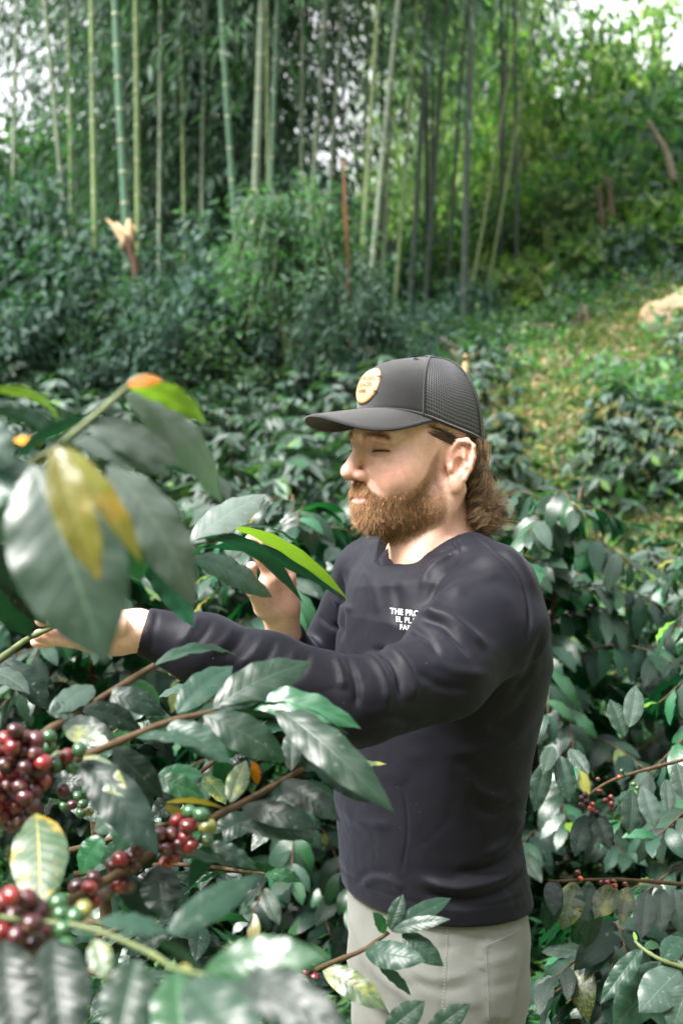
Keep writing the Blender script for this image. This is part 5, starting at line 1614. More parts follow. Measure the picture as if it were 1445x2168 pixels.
# neckline: everything of the shirt inside the neck opening is pushed below the collar
sn = vert_normals(sv, sf)
FOLDS = [
    # upper arm and elbow
    ([(887, 1307), (935, 1322), (968, 1357), (1000, 1392)], 9, -.0042), ([(880, 1292), (940, 1300), (990, 1335), (1030, 1372)], 11, .0040),
    ([(868, 1330), (905, 1352), (930, 1392)], 8, -.0035), ([(788, 1372), (822, 1390), (845, 1434), (848, 1482)], 9, -.0055),
    ([(812, 1368), (850, 1396), (874, 1440), (872, 1490)], 11, .0040), ([(772, 1384), (798, 1408), (816, 1450), (818, 1500)], 9, .0045),
    ([(727, 1380), (743, 1412), (754, 1457), (752, 1500)], 8, -.0045), ([(706, 1384), (722, 1420), (728, 1462)], 9, .0035),
    ([(880, 1420), (930, 1450), (1000, 1462)], 12, -.0022), ([(905, 1392), (960, 1420), (1040, 1430)], 12, .0020),
    ([(760, 1540), (820, 1520), (880, 1528)], 12, -.0025),
    # forearm twist folds
    ([(655, 1378), (640, 1420), (610, 1450)], 8, -0.0021), ([(630, 1368), (608, 1412), (575, 1440)], 9, 0.0018),
    ([(585, 1352), (565, 1392), (530, 1425)], 8, -0.0021), ([(560, 1345), (535, 1385), (500, 1412)], 9, 0.0018),
    ([(520, 1330), (500, 1368), (468, 1395)], 8, -0.0018), ([(500, 1322), (472, 1360), (440, 1385)], 9, 0.0017),
    ([(452, 1310), (432, 1345), (405, 1372)], 8, -0.0017), ([(425, 1303), (400, 1338), (380, 1368)], 9, .0022),
    ([(338, 1285), (326, 1330), (318, 1385)], 3.5, -.0016),
    # shoulder and neck
    ([(1010, 1135), (1042, 1160), (1085, 1195), (1112, 1250), (1120, 1310), (1108, 1370)], 5, -.0030),
    ([(1030, 1130), (1072, 1160), (1108, 1200), (1134, 1260)], 9, .0030),
    ([(1003, 1150), (960, 1172), (915, 1200), (890, 1250)], 8, .0042), ([(1010, 1172), (960, 1198), (925, 1230), (905, 1280)], 9, -.0035),
    ([(980, 1235), (935, 1262), (905, 1300)], 9, .0030), ([(1060, 1215), (1000, 1230), (950, 1270)], 12, .0025),
    ([(958, 1143), (968, 1160), (972, 1172)], 3, -.0025), ([(770, 1190), (790, 1240), (800, 1300)], 12, .0022), ([(835, 1230), (842, 1290), (838, 1330)], 12, -.0022),
    ([(722, 1210), (724, 1290), (722, 1360)], 7, -.0050),
    # right upper arm
    ([(700, 1262), (725, 1285), (748, 1290)], 8, .003), ([(672, 1300), (700, 1325), (720, 1330)], 8, -.003),
    # side and waist
    ([(1103, 1812), (1068, 1856), (974, 1880), (880, 1862)], 12, .0060), ([(1110, 1838), (1075, 1882), (985, 1908), (890, 1890)], 11, -.0055),
    ([(1106, 1748), (1090, 1800), (1040, 1838), (960, 1850)], 11, -.0055), ([(1100, 1720), (1078, 1775), (1025, 1812)], 12, .0050),
    ([(1108, 1655), (1065, 1690), (1010, 1672), (970, 1620)], 14, .0040), ([(1100, 1690), (1050, 1720), (990, 1700)], 13, -.0035),
    ([(1135, 1500), (1085, 1560), (1020, 1590), (940, 1595)], 16, .0035), ([(1130, 1450), (1080, 1520), (1030, 1545)], 14, -.0030),
    ([(758, 1880), (790, 1862), (832, 1868), (850, 1890)], 10, .0026), ([(750, 1872), (785, 1846), (835, 1850)], 9, -.0022),
    ([(852, 1660), (862, 1760), (848, 1850)], 3, -.0018), ([(720, 1700), (760, 1740), (830, 1750)], 14, .003),
    ([(1150, 1330), (1120, 1420), (1080, 1470)], 10, -.0035),
]
sv = folds(sv, sn, [(a_, w_ * .9, k_ * 1.3) for a_, w_, k_ in FOLDS])
sn = vert_normals(sv, sf)
wr = vnoise(sv * np.array([1, 1, .6]), 26, 3) * .0016 + vnoise(sv, 60, 4) * .0006
cre = vnoise(sv * np.array([1, 1, 1.5]), 15, 12) + .35 * vnoise(sv, 34, 13)
wr = wr - .0006 * np.exp(-(cre / .07) ** 2) * (.35 + .65 * smooth01(-.2, .5, vnoise(sv, 7, 14)))
sv = sv + sn * wr[:, None]
# hem band and cuff bands
hb = smooth01(.030, .026, sv[:, 2] - HEM_Z) * (np.abs(sn[:, 2]) < .7)
groove = np.exp(-((sv[:, 2] - HEM_Z - .030) / .003) ** 2) * (np.hypot(sv[:, 0] - .13, sv[:, 1] - 2.12) < .25)
sv = sv - sn * (groove * .0018)[:, None]
shirt = pmesh('shirt', sv, sf, SHIRT)

# collar: a ribbed band following the neckline, dipping at the front
def collar():
    m = MB()
    C0 = P(915, 1146, 2.125); n = 96
    a = np.linspace(0, 2 * math.pi, n + 1)
    per = np.array([C0 + .0705 * (math.cos(q) * TF + math.sin(q) * TL * .97) + np.array([0, 0, -.0285 * math.cos(q) - .004 * math.cos(2 * q)]) for q in a])
    ctr = C0
    prof = [(-.001, -.024), (.0062, -.0185), (.0080, -.004), (.0050, .0018), (-.0015, .0014), (-.0045, -.002), (-.006, -.014), (-.006, -.030)]
    V = []
    for p in per[:-1]:
        out = p - ctr; out[2] = 0; out = unit(out)
        for a, b in prof: V.append(p + out * a + np.array([0, 0, b]) + out * (-b) * .75)
    k = len(prof); N = len(per) - 1
    f = [(i * k + j, ((i + 1) % N) * k + j, ((i + 1) % N) * k + j + 1, i * k + j + 1) for i in range(N) for j in range(k - 1)]
    return np.array(V), np.array(f)[:, ::-1]
cv, cf = collar()
collar_o = pmesh('collar', cv, cf, SHIRT, shirt)

# trousers with side seam and thigh pocket
tv, tf = surfnet(trouser_sdf, (-.16, 1.74, -.02), (.44, 2.50, 1.06), .0055)
tn = vert_normals(tv, tf)
def in_poly(uv, poly):
    x, y = uv[:, 0], uv[:, 1]; ins = np.zeros(len(uv), bool); j = len(poly) - 1
    for i in range(len(poly)):
        xi, yi = poly[i]; xj, yj = poly[j]
        ins ^= ((yi > y) != (yj > y)) & (x < (xj - xi) * (y - yi) / (yj - yi + 1e-9) + xi)
        j = i
    return ins
uvp = proj(tv); fr = tn[:, 1] < .2
POCK = [(1016, 1995), (1098, 1962), (1102, 2040), (1080, 2150), (1062, 2160), (1024, 2158)]
pk = in_poly(uvp, POCK) & fr
tv = tv + tn * (pk * .0040)[:, None]
tn = vert_normals(tv, tf)
tv = folds(tv, tn, [
    ([(942, 1965), (938, 2060), (930, 2168), (926, 2300)], 4, -.0028), ([(775, 2000), (800, 2060), (860, 2110), (900, 2168)], 12, .004),
    ([(800, 2000), (840, 2070), (880, 2100)], 10, -.003), ([(860, 1990), (900, 2010), (980, 2002)], 9, -.002), ([(865, 2050), (920, 2072), (1000, 2060)], 9, .0028),
    ([(870, 2075), (930, 2096), (1000, 2088)], 9, -.0026), ([(940, 2120), (980, 2128), (1020, 2120)], 9, .0026), ([(735, 1930), (760, 1990), (770, 2060)], 10, .003),
    ([(1022, 1998), (1096, 1966)], 3, -.0016), ([(1024, 2000), (1032, 2155)], 3, -.0016), ([(732, 1915), (738, 1960), (730, 1990)], 4, -.002),
    ([(1020, 2040), (1070, 2030), (1100, 2010)], 10, .002), ([(1025, 2090), (1065, 2085), (1092, 2070)], 10, -.002), ([(760, 2110), (800, 2150), (830, 2220)], 12, -.003)])
tn = vert_normals(tv, tf)
tv = tv + tn * (vnoise(tv, 22, 9) * .0022 + vnoise(tv, 55, 8) * .0007)[:, None]
trousers = pmesh('trousers', tv, tf, TROUSER)
STITCH = simple_mat('trouser_thread', (.22, .225, .21), .9)
def surf_line(poly, verts, normals, name, parent, mat, rad=.0008, lift=.0006, n=60, dash=None):
    """thin thread lying on the near surface under a pixel polyline"""
    pts = spline(np.array(poly, float), n)
    uv = proj(verts); ok = normals[:, 1] < .3
    V, Nn, U = verts[ok], normals[ok], uv[ok]
    out = []
    for q in pts:
        d = ((U - q) ** 2).sum(1); i = np.argsort(d)[:4]
        i = i[np.argmin(V[i][:, 1])]
        out.append(P(q[0], q[1], V[i][1]) + Nn[i] * lift)
    out = np.array(out)
    out[1:-1] = (out[:-2] + 2 * out[1:-1] + out[2:]) / 4
    m = MB()
    if dash:
        for k in range(0, n - dash, dash + 1): m.add(*tube(out[k:k + dash], rad, 4))
    else: m.add(*tube(out, rad, 5))
    me = m.mesh(name, mat)
    me.vertices.foreach_set('co', (np.concatenate(m.v) - PL).astype(np.float32).ravel())
    o = link(name, me); o.parent = parent
    return o
tn = vert_normals(tv, tf)
for poly in ([(1027, 2003), (1094, 1973)], [(1027, 2005), (1034, 2160)], [(946, 1968), (942, 2060), (934, 2172)]):
    surf_line(poly, tv, tn, 'stitching', trousers, STITCH, n=90, dash=2)

# shoes
def shoe_sdf_factory(a, fwd):
    side = np.array([-fwd[1], fwd[0], 0])
    def f(p):
        q = p - a
        l = np.stack([q @ fwd, q @ side, q[:, 2]], 1)
        d = smin(ell(l, (.09, 0, .03), (.13, .046, .045)), rc(l, (-.005, 0, .05), (0, 0, .13), .045, .05), .03)
        return smax(d, .004 - l[:, 2], .006)
    return f
SHOE = simple_mat('boot_leather', (.09, .06, .04), .6, noise=.3)
for a in (P(950, 3120, 2.04), P(880, 3060, 2.22)):
    a = a.copy(); a[2] = 0
    v_, f_ = surfnet(shoe_sdf_factory(a, TF), a + (-.25, -.25, -.02), a + (.25, .25, .22), .008)
    pmesh('boot', v_, f_, SHOE)

# ---- cap
CAPF = simple_mat('cap_cotton', (.007, .007, .0085), .85, noise=.25, nscale=60, bump=.5, bscale=1800, spec=.25, sheen=.3)
def cap_net_material():
    m, nt, out = new_mat('cap_net')
    b = nd(nt, 'ShaderNodeBsdfPrincipled', Roughness=.55)
    uvn = nd(nt, 'ShaderNodeUVMap', uv_map='UVMap')
    sp = nd(nt, 'ShaderNodeSeparateXYZ'); nt.links.new(uvn.outputs[0], sp.inputs[0])
    a = math_n(nt, 'SINE', math_n(nt, 'MULTIPLY', sp.outputs[0], 6.2832))
    c = math_n(nt, 'SINE', math_n(nt, 'MULTIPLY', sp.outputs[1], 6.2832))
    h = math_n(nt, 'MAXIMUM', a, c)
    fac = math_n(nt, 'MULTIPLY_ADD', h, .5, .5)
    col = ramp(nt, fac, [(.40, (.0012, .0012, .0016)), (.85, (.045, .045, .052))])
    nt.links.new(col, b.inputs['Base Color'])
    bp = nd(nt, 'ShaderNodeBump', Strength=.9, Distance=.0012)
    nt.links.new(fac, bp.inputs['Height']); nt.links.new(bp.outputs[0], b.inputs['Normal'])
    nt.links.new(b.outputs[0], out.inputs[0])
    return m
CAPN = cap_net_material()
cap = empty('cap', (0, 0, 0), person)
CC = (-.012, 0)
def cap_pt(th, t):
    """th 0 at the front, t 0 at the rim .. 1 at the button; head coordinates"""
    c, s = np.cos(th), np.sin(th)
    a = np.where(c > 0, .101, .090); b = .082
    e = 2.15
    rr = (np.abs(c / a) ** e + np.abs(s / b) ** e) ** (-1 / e)
    zb = .0525 + .026 * smooth01(-.2, 1.0, c) - .020 * smooth01(.1, -1.0, c)
    zt = .1590
    n = np.where(c > 0, 2.9 + 0 * c, 2.35 + 0 * c)
    n = 2.35 + .75 * smooth01(-.1, .9, c)
    x = t * math.pi / 2
    rad = np.cos(x) ** (2 / n); up = np.sin(x) ** (2 / n)
    return np.stack([CC[0] + rr * rad * c - .010 * up * smooth01(0, 1, t), rr * rad * s, zb + (zt - zb) * up], -1)
def cap_part(name, th0, th1, nth, mat, uvs=(1, 1)):
    nt_ = 34
    th = np.linspace(th0, th1, nth); t = np.linspace(0, 1, nt_) ** 1.0 * .995
    T, H = np.meshgrid(t, th, indexing='ij')
    v = cap_pt(H.ravel(), T.ravel())
    n0 = len(v)
    # inner layer for thickness
    ctr = np.array([CC[0], 0, .05])
    inner = ctr + (v - ctr) * .975
    i = np.arange(nt_ - 1)[:, None]; j = np.arange(nth - 1)[None]
    f = np.stack([i * nth + j, i * nth + j + 1, (i + 1) * nth + j + 1, (i + 1) * nth + j], -1).reshape(-1, 4)
    fi = f[:, ::-1] + n0
    jj = np.arange(nth - 1)
    rim = np.stack([jj + 1, jj, jj + n0, jj + 1 + n0], 1)
    uv = np.stack([H.ravel() * uvs[0], T.ravel() * uvs[1]], 1)
    o = pmesh(name, from_head(np.concatenate([v, inner])), np.concatenate([f, fi, rim]), mat, cap, uv=np.concatenate([uv, uv]))
    return o
TH_SEAM = R(57)
cap_part('front_panel', -TH_SEAM, TH_SEAM, 60, CAPF)
cap_part('net_panel', TH_SEAM, math.pi * 2 - TH_SEAM, 80, CAPN, (.092 / .0042, .145 / .0042))
# seams
def cap_line(name, ths, ts, r, mat=CAPF, off=.0008):
    q = cap_pt(np.asarray(ths, float), np.asarray(ts, float))
    c = np.array([CC[0], 0, .06])
    q = q + (q - c) / np.linalg.norm(q - c, axis=1)[:, None] * off
    v, f = tube(from_head(q), r, 6)
    return pmesh(name, v, f, mat, cap)
for s in (-1, 1):
    cap_line('seam', np.full(30, s * TH_SEAM), np.linspace(0, .98, 30), .0016)
    cap_line('seam', np.full(30, s * R(128)), np.linspace(0, .98, 30), .0014)
cap_line('sweatband', np.linspace(0, 2 * math.pi, 90), np.full(90, .004), .0028, off=0)
bt = from_head(cap_pt(np.array([0.]), np.array([1.]))[0] + (0, 0, .001))
v_, f_ = surfnet(lambda p: ell(p - bt, (0, 0, 0), (.0075, .0075, .0035)), bt - .012, bt + .012, .0012)
pmesh('button', v_, f_, CAPF, cap)
for th_ in (R(38), R(-38)):
    c0 = cap_pt(np.array([th_]), np.array([.72]))[0]; cN = unit(c0 - np.array([CC[0], 0, .06]))
    e1 = unit(np.cross(cN, (0, 0, 1))); e2 = np.cross(cN, e1)
    a_ = np.linspace(0, 2 * math.pi, 17)
    v_, f_ = tube(from_head(c0 + cN * .0006 + .0034 * (np.cos(a_)[:, None] * e1 + np.sin(a_)[:, None] * e2)), .0009, 5, cap=False)
    pmesh('eyelet', v_, f_, CAPF, cap)
# brim
nu, nv = 49, 16
u = np.linspace(-1, 1, nu); w = np.linspace(0, 1, nv)
U, W_ = np.meshgrid(u, w, indexing='xy')
th = U * R(69)
bp_ = cap_pt(th.ravel(), np.full(U.size, .012)).reshape(nv, nu, 3)
ext = .088 * (1 - np.abs(U) ** 2.6) ** .75
dirn = np.stack([np.ones_like(U), U * .10, np.zeros_like(U)], -1)
q = bp_ + dirn * (ext * W_)[..., None]
q[..., 2] += (-.010 * W_ * (1 - U ** 2)) - .030 * (np.abs(q[..., 1]) / .075) ** 2.0 * W_ ** .8 * (1 - np.abs(U) ** 4) - .001
top = q.reshape(-1, 3)
bot = top.copy(); bot[:, 2] -= .0042
edge = (W_.ravel() > .985)
top[edge, 2] -= .0012; bot[edge, 2] += .0008
i = np.arange(nv - 1)[:, None]; j = np.arange(nu - 1)[None]
f = np.stack([i * nu + j, (i + 1) * nu + j, (i + 1) * nu + j + 1, i * nu + j + 1], -1).reshape(-1, 4)
jj = np.arange(nu - 1); L = (nv - 1) * nu
rim = np.stack([L + jj, L + jj + nu * nv, L + jj + 1 + nu * nv, L + jj + 1], 1)
pmesh('brim', from_head(np.concatenate([top, bot])), np.concatenate([f, f[:, ::-1] + nu * nv, rim]), CAPF, cap)
# leather patch: an ellipse wrapped on the front panel
LEATHER = simple_mat('patch_leather', (.46, .27, .13), .62, noise=.12, nscale=90, bump=.3, bscale=500)
INK = simple_mat('patch_print', (.12, .055, .03), .7)
def cap_wrap(x, y, off):
    """x (m, to his left), y (m, up) on the front panel centred on the patch -> head coordinates"""
    th = x / .098
    # height to t: numeric inverse along the profile
    tt = np.linspace(0, .9, 120)
    zc = cap_pt(np.zeros(120), tt)
    arc = np.concatenate([[0], np.cumsum(np.linalg.norm(np.diff(zc, axis=0), axis=1))])
    t = np.interp(y + .040, arc, tt)
    b = cap_pt(th, t)
    c = np.array([CC[0], 0, .075])
    n = b - c; n[:, 2] *= .5; n /= np.linalg.norm(n, axis=1)[:, None]
    return b + n * np.asarray(off)[..., None] if np.ndim(off) else b + n * off
rr_ = np.linspace(0, 1, 9); aa_ = np.linspace(0, 2 * math.pi, 41)[:-1]
RR, AA = np.meshgrid(rr_, aa_, indexing='ij')
PX, PY = (.0335 * RR * np.cos(AA)).ravel(), (.0295 * RR * np.sin(AA)).ravel()
offs = np.where(RR.ravel() > .97, .0012, .0030)
PX = PX - .006
pv = cap_wrap(PX, PY, offs)
pvb = cap_wrap(PX[-40:], PY[-40:], 0.0002)
pv = np.concatenate([pv, pvb])
i = np.arange(8)[:, None]; j = np.arange(40)[None]; j2 = (j + 1) % 40
pf = np.stack([i * 40 + j, (i + 1) * 40 + j, (i + 1) * 40 + j2, i * 40 + j2], -1).reshape(-1, 4)
j = np.arange(40); j2 = (j + 1) % 40
pf = np.concatenate([pf, np.stack([320 + j, 360 + j, 360 + j2, 320 + j2], 1)])
patch = pmesh('leather_patch', from_head(pv), pf, LEATHER, cap)

def text_mesh(body, size, extrude=0.0, spacing=1.0, outline=0.0):
    cu = bpy.data.curves.new('lettering', 'FONT')
    cu.body = body; cu.size = size; cu.align_x = 'CENTER'; cu.align_y = 'CENTER'; cu.space_character = spacing
    cu.resolution_u = 3; cu.offset = outline
    o = bpy.data.objects.new('lettering', cu); COL.objects.link(o)
    bpy.context.view_layer.update()
    me = bpy.data.meshes.new_from_object(o.evaluated_get(bpy.context.evaluated_depsgraph_get()))
    COL.objects.unlink(o); bpy.data.objects.remove(o); bpy.data.curves.remove(cu)
    co = np.empty(len(me.vertices) * 3, np.float32); me.vertices.foreach_get('co', co)
    return me, co.reshape(-1, 3)
def put_text(body, size, fn, name, parent, mat, **kw):
    me, co = text_mesh(body, size, **kw)
    w = fn(co[:, 0], co[:, 1])
    me.vertices.foreach_set('co', (w - PL).astype(np.float32).ravel()); me.update()
    me.materials.clear(); me.materials.append(mat)
    o = link(name, me); o.parent = parent
    return o
for tx, sz, y0 in (('THE PROJECT', .0105, .0085), ('EL PLACER', .0090, -.0015), ('FARMS', .0080, -.0105)):
    put_text(tx, sz, lambda x, y, y0=y0: from_head(cap_wrap(x - .006, y + y0, .0044)), 'lettering', patch, INK, spacing=1.08, outline=.0002)
for ax, ay in ((.029, .011), (.029, -.011), (-.029, .011), (-.029, -.011)):
    x_ = np.linspace(0, 1, 4)
    q_ = cap_wrap(ax * (.94 + .14 * x_) - .006, ay * (.94 + .14 * x_), np.array([.003, .0042, .0036, .0012]))
    v_, f_ = tube(from_head(q_), .0007, 5); pmesh('stitch', v_, f_, CAPF, cap)

# ---- hair as strands
def strands(name, pts, r0, r1, mat, parent):
    """pts (n,k,3)"""
    n, k, _ = pts.shape
    hc = bpy.data.hair_curves.new(name)
    hc.add_curves([k] * n)
    hc.attributes['position'].data.foreach_set('vector', (pts - PL).astype(np.float32).ravel())
    ra = hc.attributes.get('radius') or hc.attributes.new('radius', 'FLOAT', 'POINT')
    ra.data.foreach_set('value', np.tile(np.linspace(r0, r1, k), n).astype(np.float32))
    hc.materials.append(mat)
    o = bpy.data.objects.new(name, hc); COL.objects.link(o); o.parent = parent
    return o
rng = np.random.default_rng(7)
def sample_surface(v, f, wv, n):
    tri = np.concatenate([f[:, [0, 1, 2]], f[:, [0, 2, 3]]])
    w = wv[tri].mean(1) * np.linalg.norm(np.cross(v[tri[:, 1]] - v[tri[:, 0]], v[tri[:, 2]] - v[tri[:, 0]]), axis=1)
    i = rng.choice(len(tri), n, p=w / w.sum())
    a, b = rng.random(n), rng.random(n); m = a + b > 1; a[m], b[m] = 1 - a[m], 1 - b[m]
    t = tri[i]
    return v[t[:, 0]] * (1 - a - b)[:, None] + v[t[:, 1]] * a[:, None] + v[t[:, 2]] * b[:, None], t[:, 0]
BEARD = hair_material('beard_hair', [(0, (.075, .028, .010)), (.25, (.19, .080, .030)), (.6, (.36, .175, .070)), (.85, (.54, .31, .14)), (1, (.66, .44, .24))])
HAIR = hair_material('head_hair', [(0, (.018, .010, .005)), (.5, (.050, .028, .013)), (1, (.11, .063, .030))], .08)
HAIRG = hair_material('head_hair_light', [(0, (.08, .046, .021)), (.5, (.18, .106, .050)), (1, (.34, .21, .11))], .2)
nB = 21000
fade = bd ** 1.4 * (.18 + .82 * smooth01(.012, .045, hq[:, 0])) * (.4 + .6 * smooth01(.0, -.03, hq[:, 2]))
bp0, bi = sample_surface(bv, bf, fade, nB)
bq = to_head(bp0); bnn = bn[bi] @ HROT.T
K = 6
chinness = smooth01(.02, .075, bq[:, 0]) * smooth01(-.035, -.075, bq[:, 2])
jaw = smooth01(-.01, -.06, bq[:, 2]) * smooth01(-.01, .04, bq[:, 0])
must = smooth01(.036, .028, np.abs(bq[:, 1])) * smooth01(.07, .08, bq[:, 0]) * (bq[:, 2] > -.044)
ln = (.0026 + .0034 * jaw + .0034 * chinness) * (1 - must) + .0075 * must
ln *= rng.uniform(.55, 1.25, nB) * np.where(rng.random(nB) < .06, 1.5, 1.0)
dirv = bnn * .9 + np.array([.10, 0, -.75])
dirv[:, 1] += np.sign(bq[:, 1]) * .05
dirv += must[:, None] * np.stack([np.full(nB, .15), np.sign(bq[:, 1]) * .75 * smooth01(.002, .02, np.abs(bq[:, 1])), np.full(nB, -.5)], 1)
dirv += chinness[:, None] * np.array([.25, 0, -.45])
dirv += rng.normal(0, .28, (nB, 3))
dirv /= np.linalg.norm(dirv, axis=1)[:, None]
curl = rng.normal(0, 1, (nB, 3)); curl -= (curl * dirv).sum(1)[:, None] * dirv; curl /= np.linalg.norm(curl, axis=1)[:, None]
curl2 = np.cross(dirv, curl)
tt = np.linspace(0, 1, K)
ph = rng.uniform(0, 6.28, nB)
pts = np.empty((nB, K, 3))
for k in range(K):
    t = tt[k]
    wob = np.sin(ph + t * 4.5)[:, None] * curl + np.cos(ph * 1.7 + t * 3.5)[:, None] * curl2 - np.sin(ph)[:, None] * curl - np.cos(ph * 1.7)[:, None] * curl2
    pts[:, k] = bq + dirv * (ln * t)[:, None] + wob * (ln * .13 * t)[:, None] + np.array([0, 0, -1]) * (ln * .18 * t * t)[:, None]
beard = strands('beard', from_head(pts.reshape(-1, 3)).reshape(nB, K, 3), .00022, .00008, BEARD, person)

# brows and lashes
def small_hair(name, roots, dirs, ln, r, mat, bend):
    n = len(roots); t = np.linspace(0, 1, 4)
    p = roots[:, None] + dirs[:, None] * (ln[:, None] * t)[..., None] + np.asarray(bend)[None, None] * (ln[:, None] * t * t)[..., None]
    return strands(name, from_head(p.reshape(-1, 3)).reshape(n, 4, 3), r, r * .4, mat, person)
def snap_head(q, it=8):
    q = q.copy()
    e = 1e-4
    for _ in range(it):
        d = head_sdf(q)
        g = np.stack([(head_sdf(q + e * np.eye(3)[i]) - head_sdf(q - e * np.eye(3)[i])) / (2 * e) for i in range(3)], 1)
        q -= g * np.clip(d, -.004, .004)[:, None] / (np.linalg.norm(g, axis=1)[:, None] ** 2 + 1e-6)
    return q
for s in (1, -1):
    n = 320
    a = rng.random(n)
    q = np.stack([.100 - .018 * a ** 2, s * (.012 + .040 * a), .0425 + .0035 * np.sin(a * 3.0) + rng.normal(0, .0040, n) * (1 - .5 * a)], 1)
    q = snap_head(q)
    d = np.stack([.25 - .3 * a, s * (.75 + 0 * a), .35 - .75 * a], 1) + rng.normal(0, .18, (n, 3)); d /= np.linalg.norm(d, axis=1)[:, None]
    small_hair('eyebrow', q, d, rng.uniform(.004, .0085, n), .00017, BEARD, (-.1, 0, -.1))
    n = 420
    a = rng.random(n)
    ang = R(-85) + a * R(170)
    c = np.array([.0745, s * .0325, .0270])
    # lash line: arc on the lidded eye, low because he looks down
    q = c + .0143 * np.stack([np.cos(ang) * .93, np.sin(ang) * .93 * s, -.22 - .02 * np.cos(ang)], 1)
    d = np.stack([.8 * np.cos(ang), s * .8 * np.sin(ang), np.full(n, -.55)], 1) + rng.normal(0, .1, (n, 3)); d /= np.linalg.norm(d, axis=1)[:, None]
    small_hair('eyelash', q, d, rng.uniform(.003, .0065, n), .00036, HAIR, (0, 0, .10))

# head hair: wavy locks below the cap, behind the ear and down the nape
guides = []
for i in range(230):
    a = rng.random()
    side = 1 if rng.random() < .72 else -1
    th = R(100) + a * R(80)
    root = np.array([CC[0] + .088 * math.cos(th), side * .0735 * math.sin(th), .040 - .022 * a + rng.uniform(-.045, .004)])
    if root[0] > -.050: root[0] = -.050 - rng.random() * .025
    Lg = rng.uniform(.070, .120) * (1.0 if root[2] > -.01 else .7)
    guides.append((root, Lg, side))
hp = []; counts = []
KH = 20
for root, Lg, side in guides:
    nl = rng.integers(12, 26)
    o1 = rng.uniform(0, 6.28); wl_ = rng.uniform(.020, .055); amp = rng.uniform(.003, .0105)
    out = unit(np.array([-1.0, side * .55, 0]) + rng.normal(0, .25, 3) * (1, 1, 0))
    fl = rng.uniform(.0, .24)
    s_ = np.linspace(0, 1, KH)
    g = root + np.outer(s_ * Lg, (0, 0, -1)) + np.outer((s_ ** 1.5) * Lg * fl, out)
    # keep outside the neck and skull
    phs = o1 + s_ * Lg / wl_ * 6.283
    e1 = unit(np.cross(out, (0, 0, 1))); 
    amps = amp * (.15 + 1.5 * s_ ** 1.2)
    g = g + np.outer(np.sin(phs) * amps, e1) + np.outer(np.cos(phs) * amps, out)
    # curl up at the tip
    g += np.outer(np.clip(s_ - .75, 0, 1) ** 2 * Lg * 2.0, np.array([0, 0, 1]) + out * 1.3)
    counts.append(nl)
    for _ in range(nl):
        j0 = rng.normal(0, .0034, 3); j1 = rng.normal(0, .0046, 3)
        hp.append(g + j0 * (1 - s_[:, None]) * .9 + j1 * s_[:, None] + np.outer(np.sin(phs + rng.normal(0, .5)) * .0012, e1))
hp = np.array(hp)
flat = hp.reshape(-1, 3)
dd = head_sdf(flat)
for _ in range(3):
    e = 5e-4
    dd = smin(head_sdf(flat), rc(flat, (-.030, 0, -.055), (-.055, 0, -.14), .0585, .066), .03)
    g_ = np.stack([(smin(head_sdf(flat + e * np.eye(3)[i]), rc(flat + e * np.eye(3)[i], (-.030, 0, -.055), (-.055, 0, -.14), .0585, .066), .03) - dd) / e for i in range(3)], 1)
    g_ /= np.linalg.norm(g_, axis=1)[:, None] + 1e-6
    push = np.clip(.0025 - dd, 0, .012)
    flat = flat + g_ * push[:, None]
hp = flat.reshape(hp.shape)
lock = np.concatenate([np.full(c, i) for i, c in enumerate(counts)])
gold = (lock * 7919 % 10) < 6
W3 = from_head(flat).reshape(hp.shape)
strands('hair', W3[~gold], .00032, .00010, HAIR, person)
strands('hair', W3[gold], .00030, .00009, HAIRG, person)
# stray flyaways
fw = W3[rng.choice(len(W3), 90)].copy()
s_ = np.linspace(0, 1, KH)[None, :, None] ** 1.6
fw = fw + rng.normal(0, .010, (90, 1, 3)) * s_ + np.array([.012, 0, .006]) * s_
strands('hair', fw, .00018, .00006, HAIRG, person)
# short hair at the temple between cap and ear, swept back
n = 1500
a = rng.random(n)
q = np.stack([.030 - .050 * a, np.full(n, .075), .062 - .022 * a - rng.random(n) * .016 * (1 - .3 * a)], 1)
q = snap_head(q)
d = np.stack([np.full(n, -1.0), np.full(n, .12), -.35 - .2 * a], 1) + rng.normal(0, .12, (n, 3)); d /= np.linalg.norm(d, axis=1)[:, None]
small_hair('hair', q, d, rng.uniform(.010, .022, n), .00026, HAIR, (0, .02, .12))

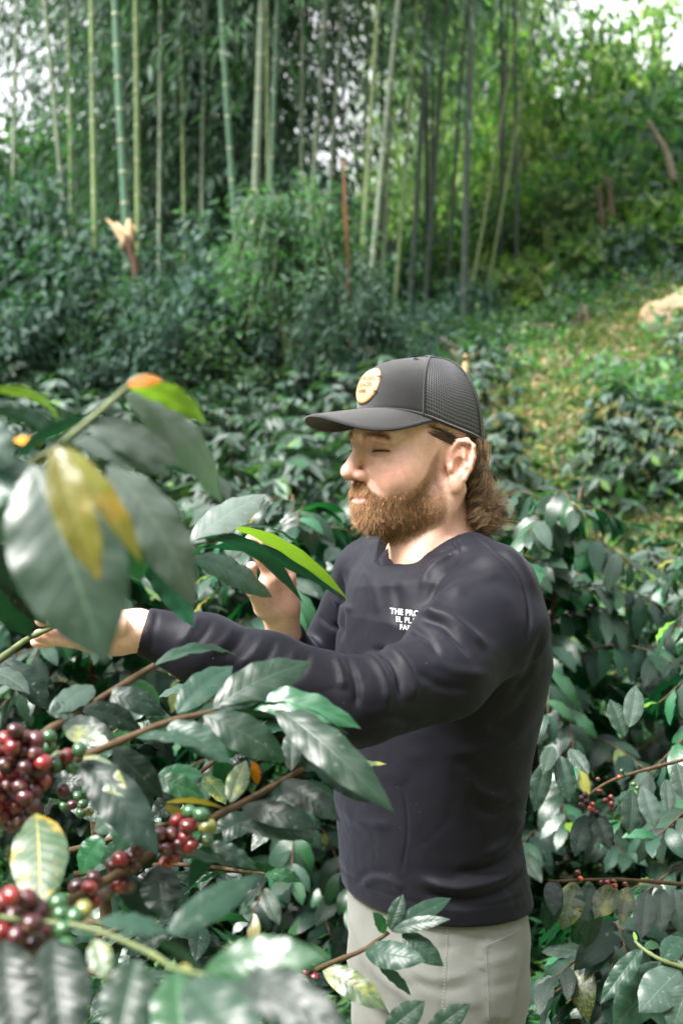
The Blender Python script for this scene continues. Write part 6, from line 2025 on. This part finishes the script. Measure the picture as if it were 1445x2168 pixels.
# ---- shirt print, hem label
WHITE = simple_mat('white_print', (.55, .55, .57), .6)
GREYTAG = simple_mat('hem_label_fabric', (.07, .07, .085), .7)
def near_surface(verts, normals):
    uv = proj(verts); ok = normals[:, 1] < .1
    return verts[ok], normals[ok], uv[ok]
sn = vert_normals(sv, sf)
NS = near_surface(sv, sn)
def on_shirt(px, py, lift, dmin=0, dmax=9):
    V, Nn, U = NS
    out = np.empty((len(px), 3))
    sel = (V[:, 1] > dmin) & (V[:, 1] < dmax) & (np.abs(U[:, 0] - np.mean(px)) < 130) & (np.abs(U[:, 1] - np.mean(py)) < 130)
    V, Nn, U = V[sel], Nn[sel], U[sel]
    for i, (x, y) in enumerate(zip(px, py)):
        d = (U[:, 0] - x) ** 2 + (U[:, 1] - y) ** 2
        k = np.argsort(d)[:10]
        w = 1 / (d[k] + 4); w /= w.sum()
        y_ = (V[k][:, 1] * w).sum(); n_ = unit((Nn[k] * w[:, None]).sum(0))
        out[i] = P(x, y, y_) + n_ * lift
    return out
CHEST_D = (1.93, 2.35)
for tx, hpx, cx, cy, sp, ol in (('THE PROJECT', 17.5, 873, 1299, 1.0, .016), ('EL PLACER', 17, 873, 1315, 1.0, .0), ('FARMS', 15, 867, 1330, 1.05, .014)):
    me, co = text_mesh(tx, 1.0, spacing=sp, outline=ol)
    wpx = co[:, 0] * hpx * .88; hh = co[:, 1] * hpx
    x_ = cx + wpx; y_ = cy - hh + wpx * .10
    w = on_shirt(x_, y_, .0012, *CHEST_D)
    me.vertices.foreach_set('co', (w - PL).astype(np.float32).ravel()); me.update()
    me.materials.clear(); me.materials.append(WHITE)
    o = link('lettering', me); o.parent = shirt
# hem label
gx, gy = np.meshgrid(np.linspace(772, 822, 12), np.linspace(0, 15, 4), indexing='xy')
gy2 = 1884 + gy + (gx - 772) * .09
w = on_shirt(gx.ravel(), gy2.ravel(), .0016)
i = np.arange(3)[:, None]; j = np.arange(11)[None]
f = np.stack([i * 12 + j, (i + 1) * 12 + j, (i + 1) * 12 + j + 1, i * 12 + j + 1], -1).reshape(-1, 4)
lab = pmesh('hem_label', w, f, GREYTAG, shirt)
me, co = text_mesh('KALENJI', 1.0, spacing=1.1, outline=.01)
x_ = 797 + co[:, 0] * 9.5; y_ = 1893 - co[:, 1] * 9.5 + (x_ - 797) * .09
w = on_shirt(x_, y_, .0022)
me.vertices.foreach_set('co', (w - PL).astype(np.float32).ravel()); me.update()
me.materials.clear(); me.materials.append(simple_mat('label_print', (.02, .02, .025), .7))
o = link('lettering', me); o.parent = shirt
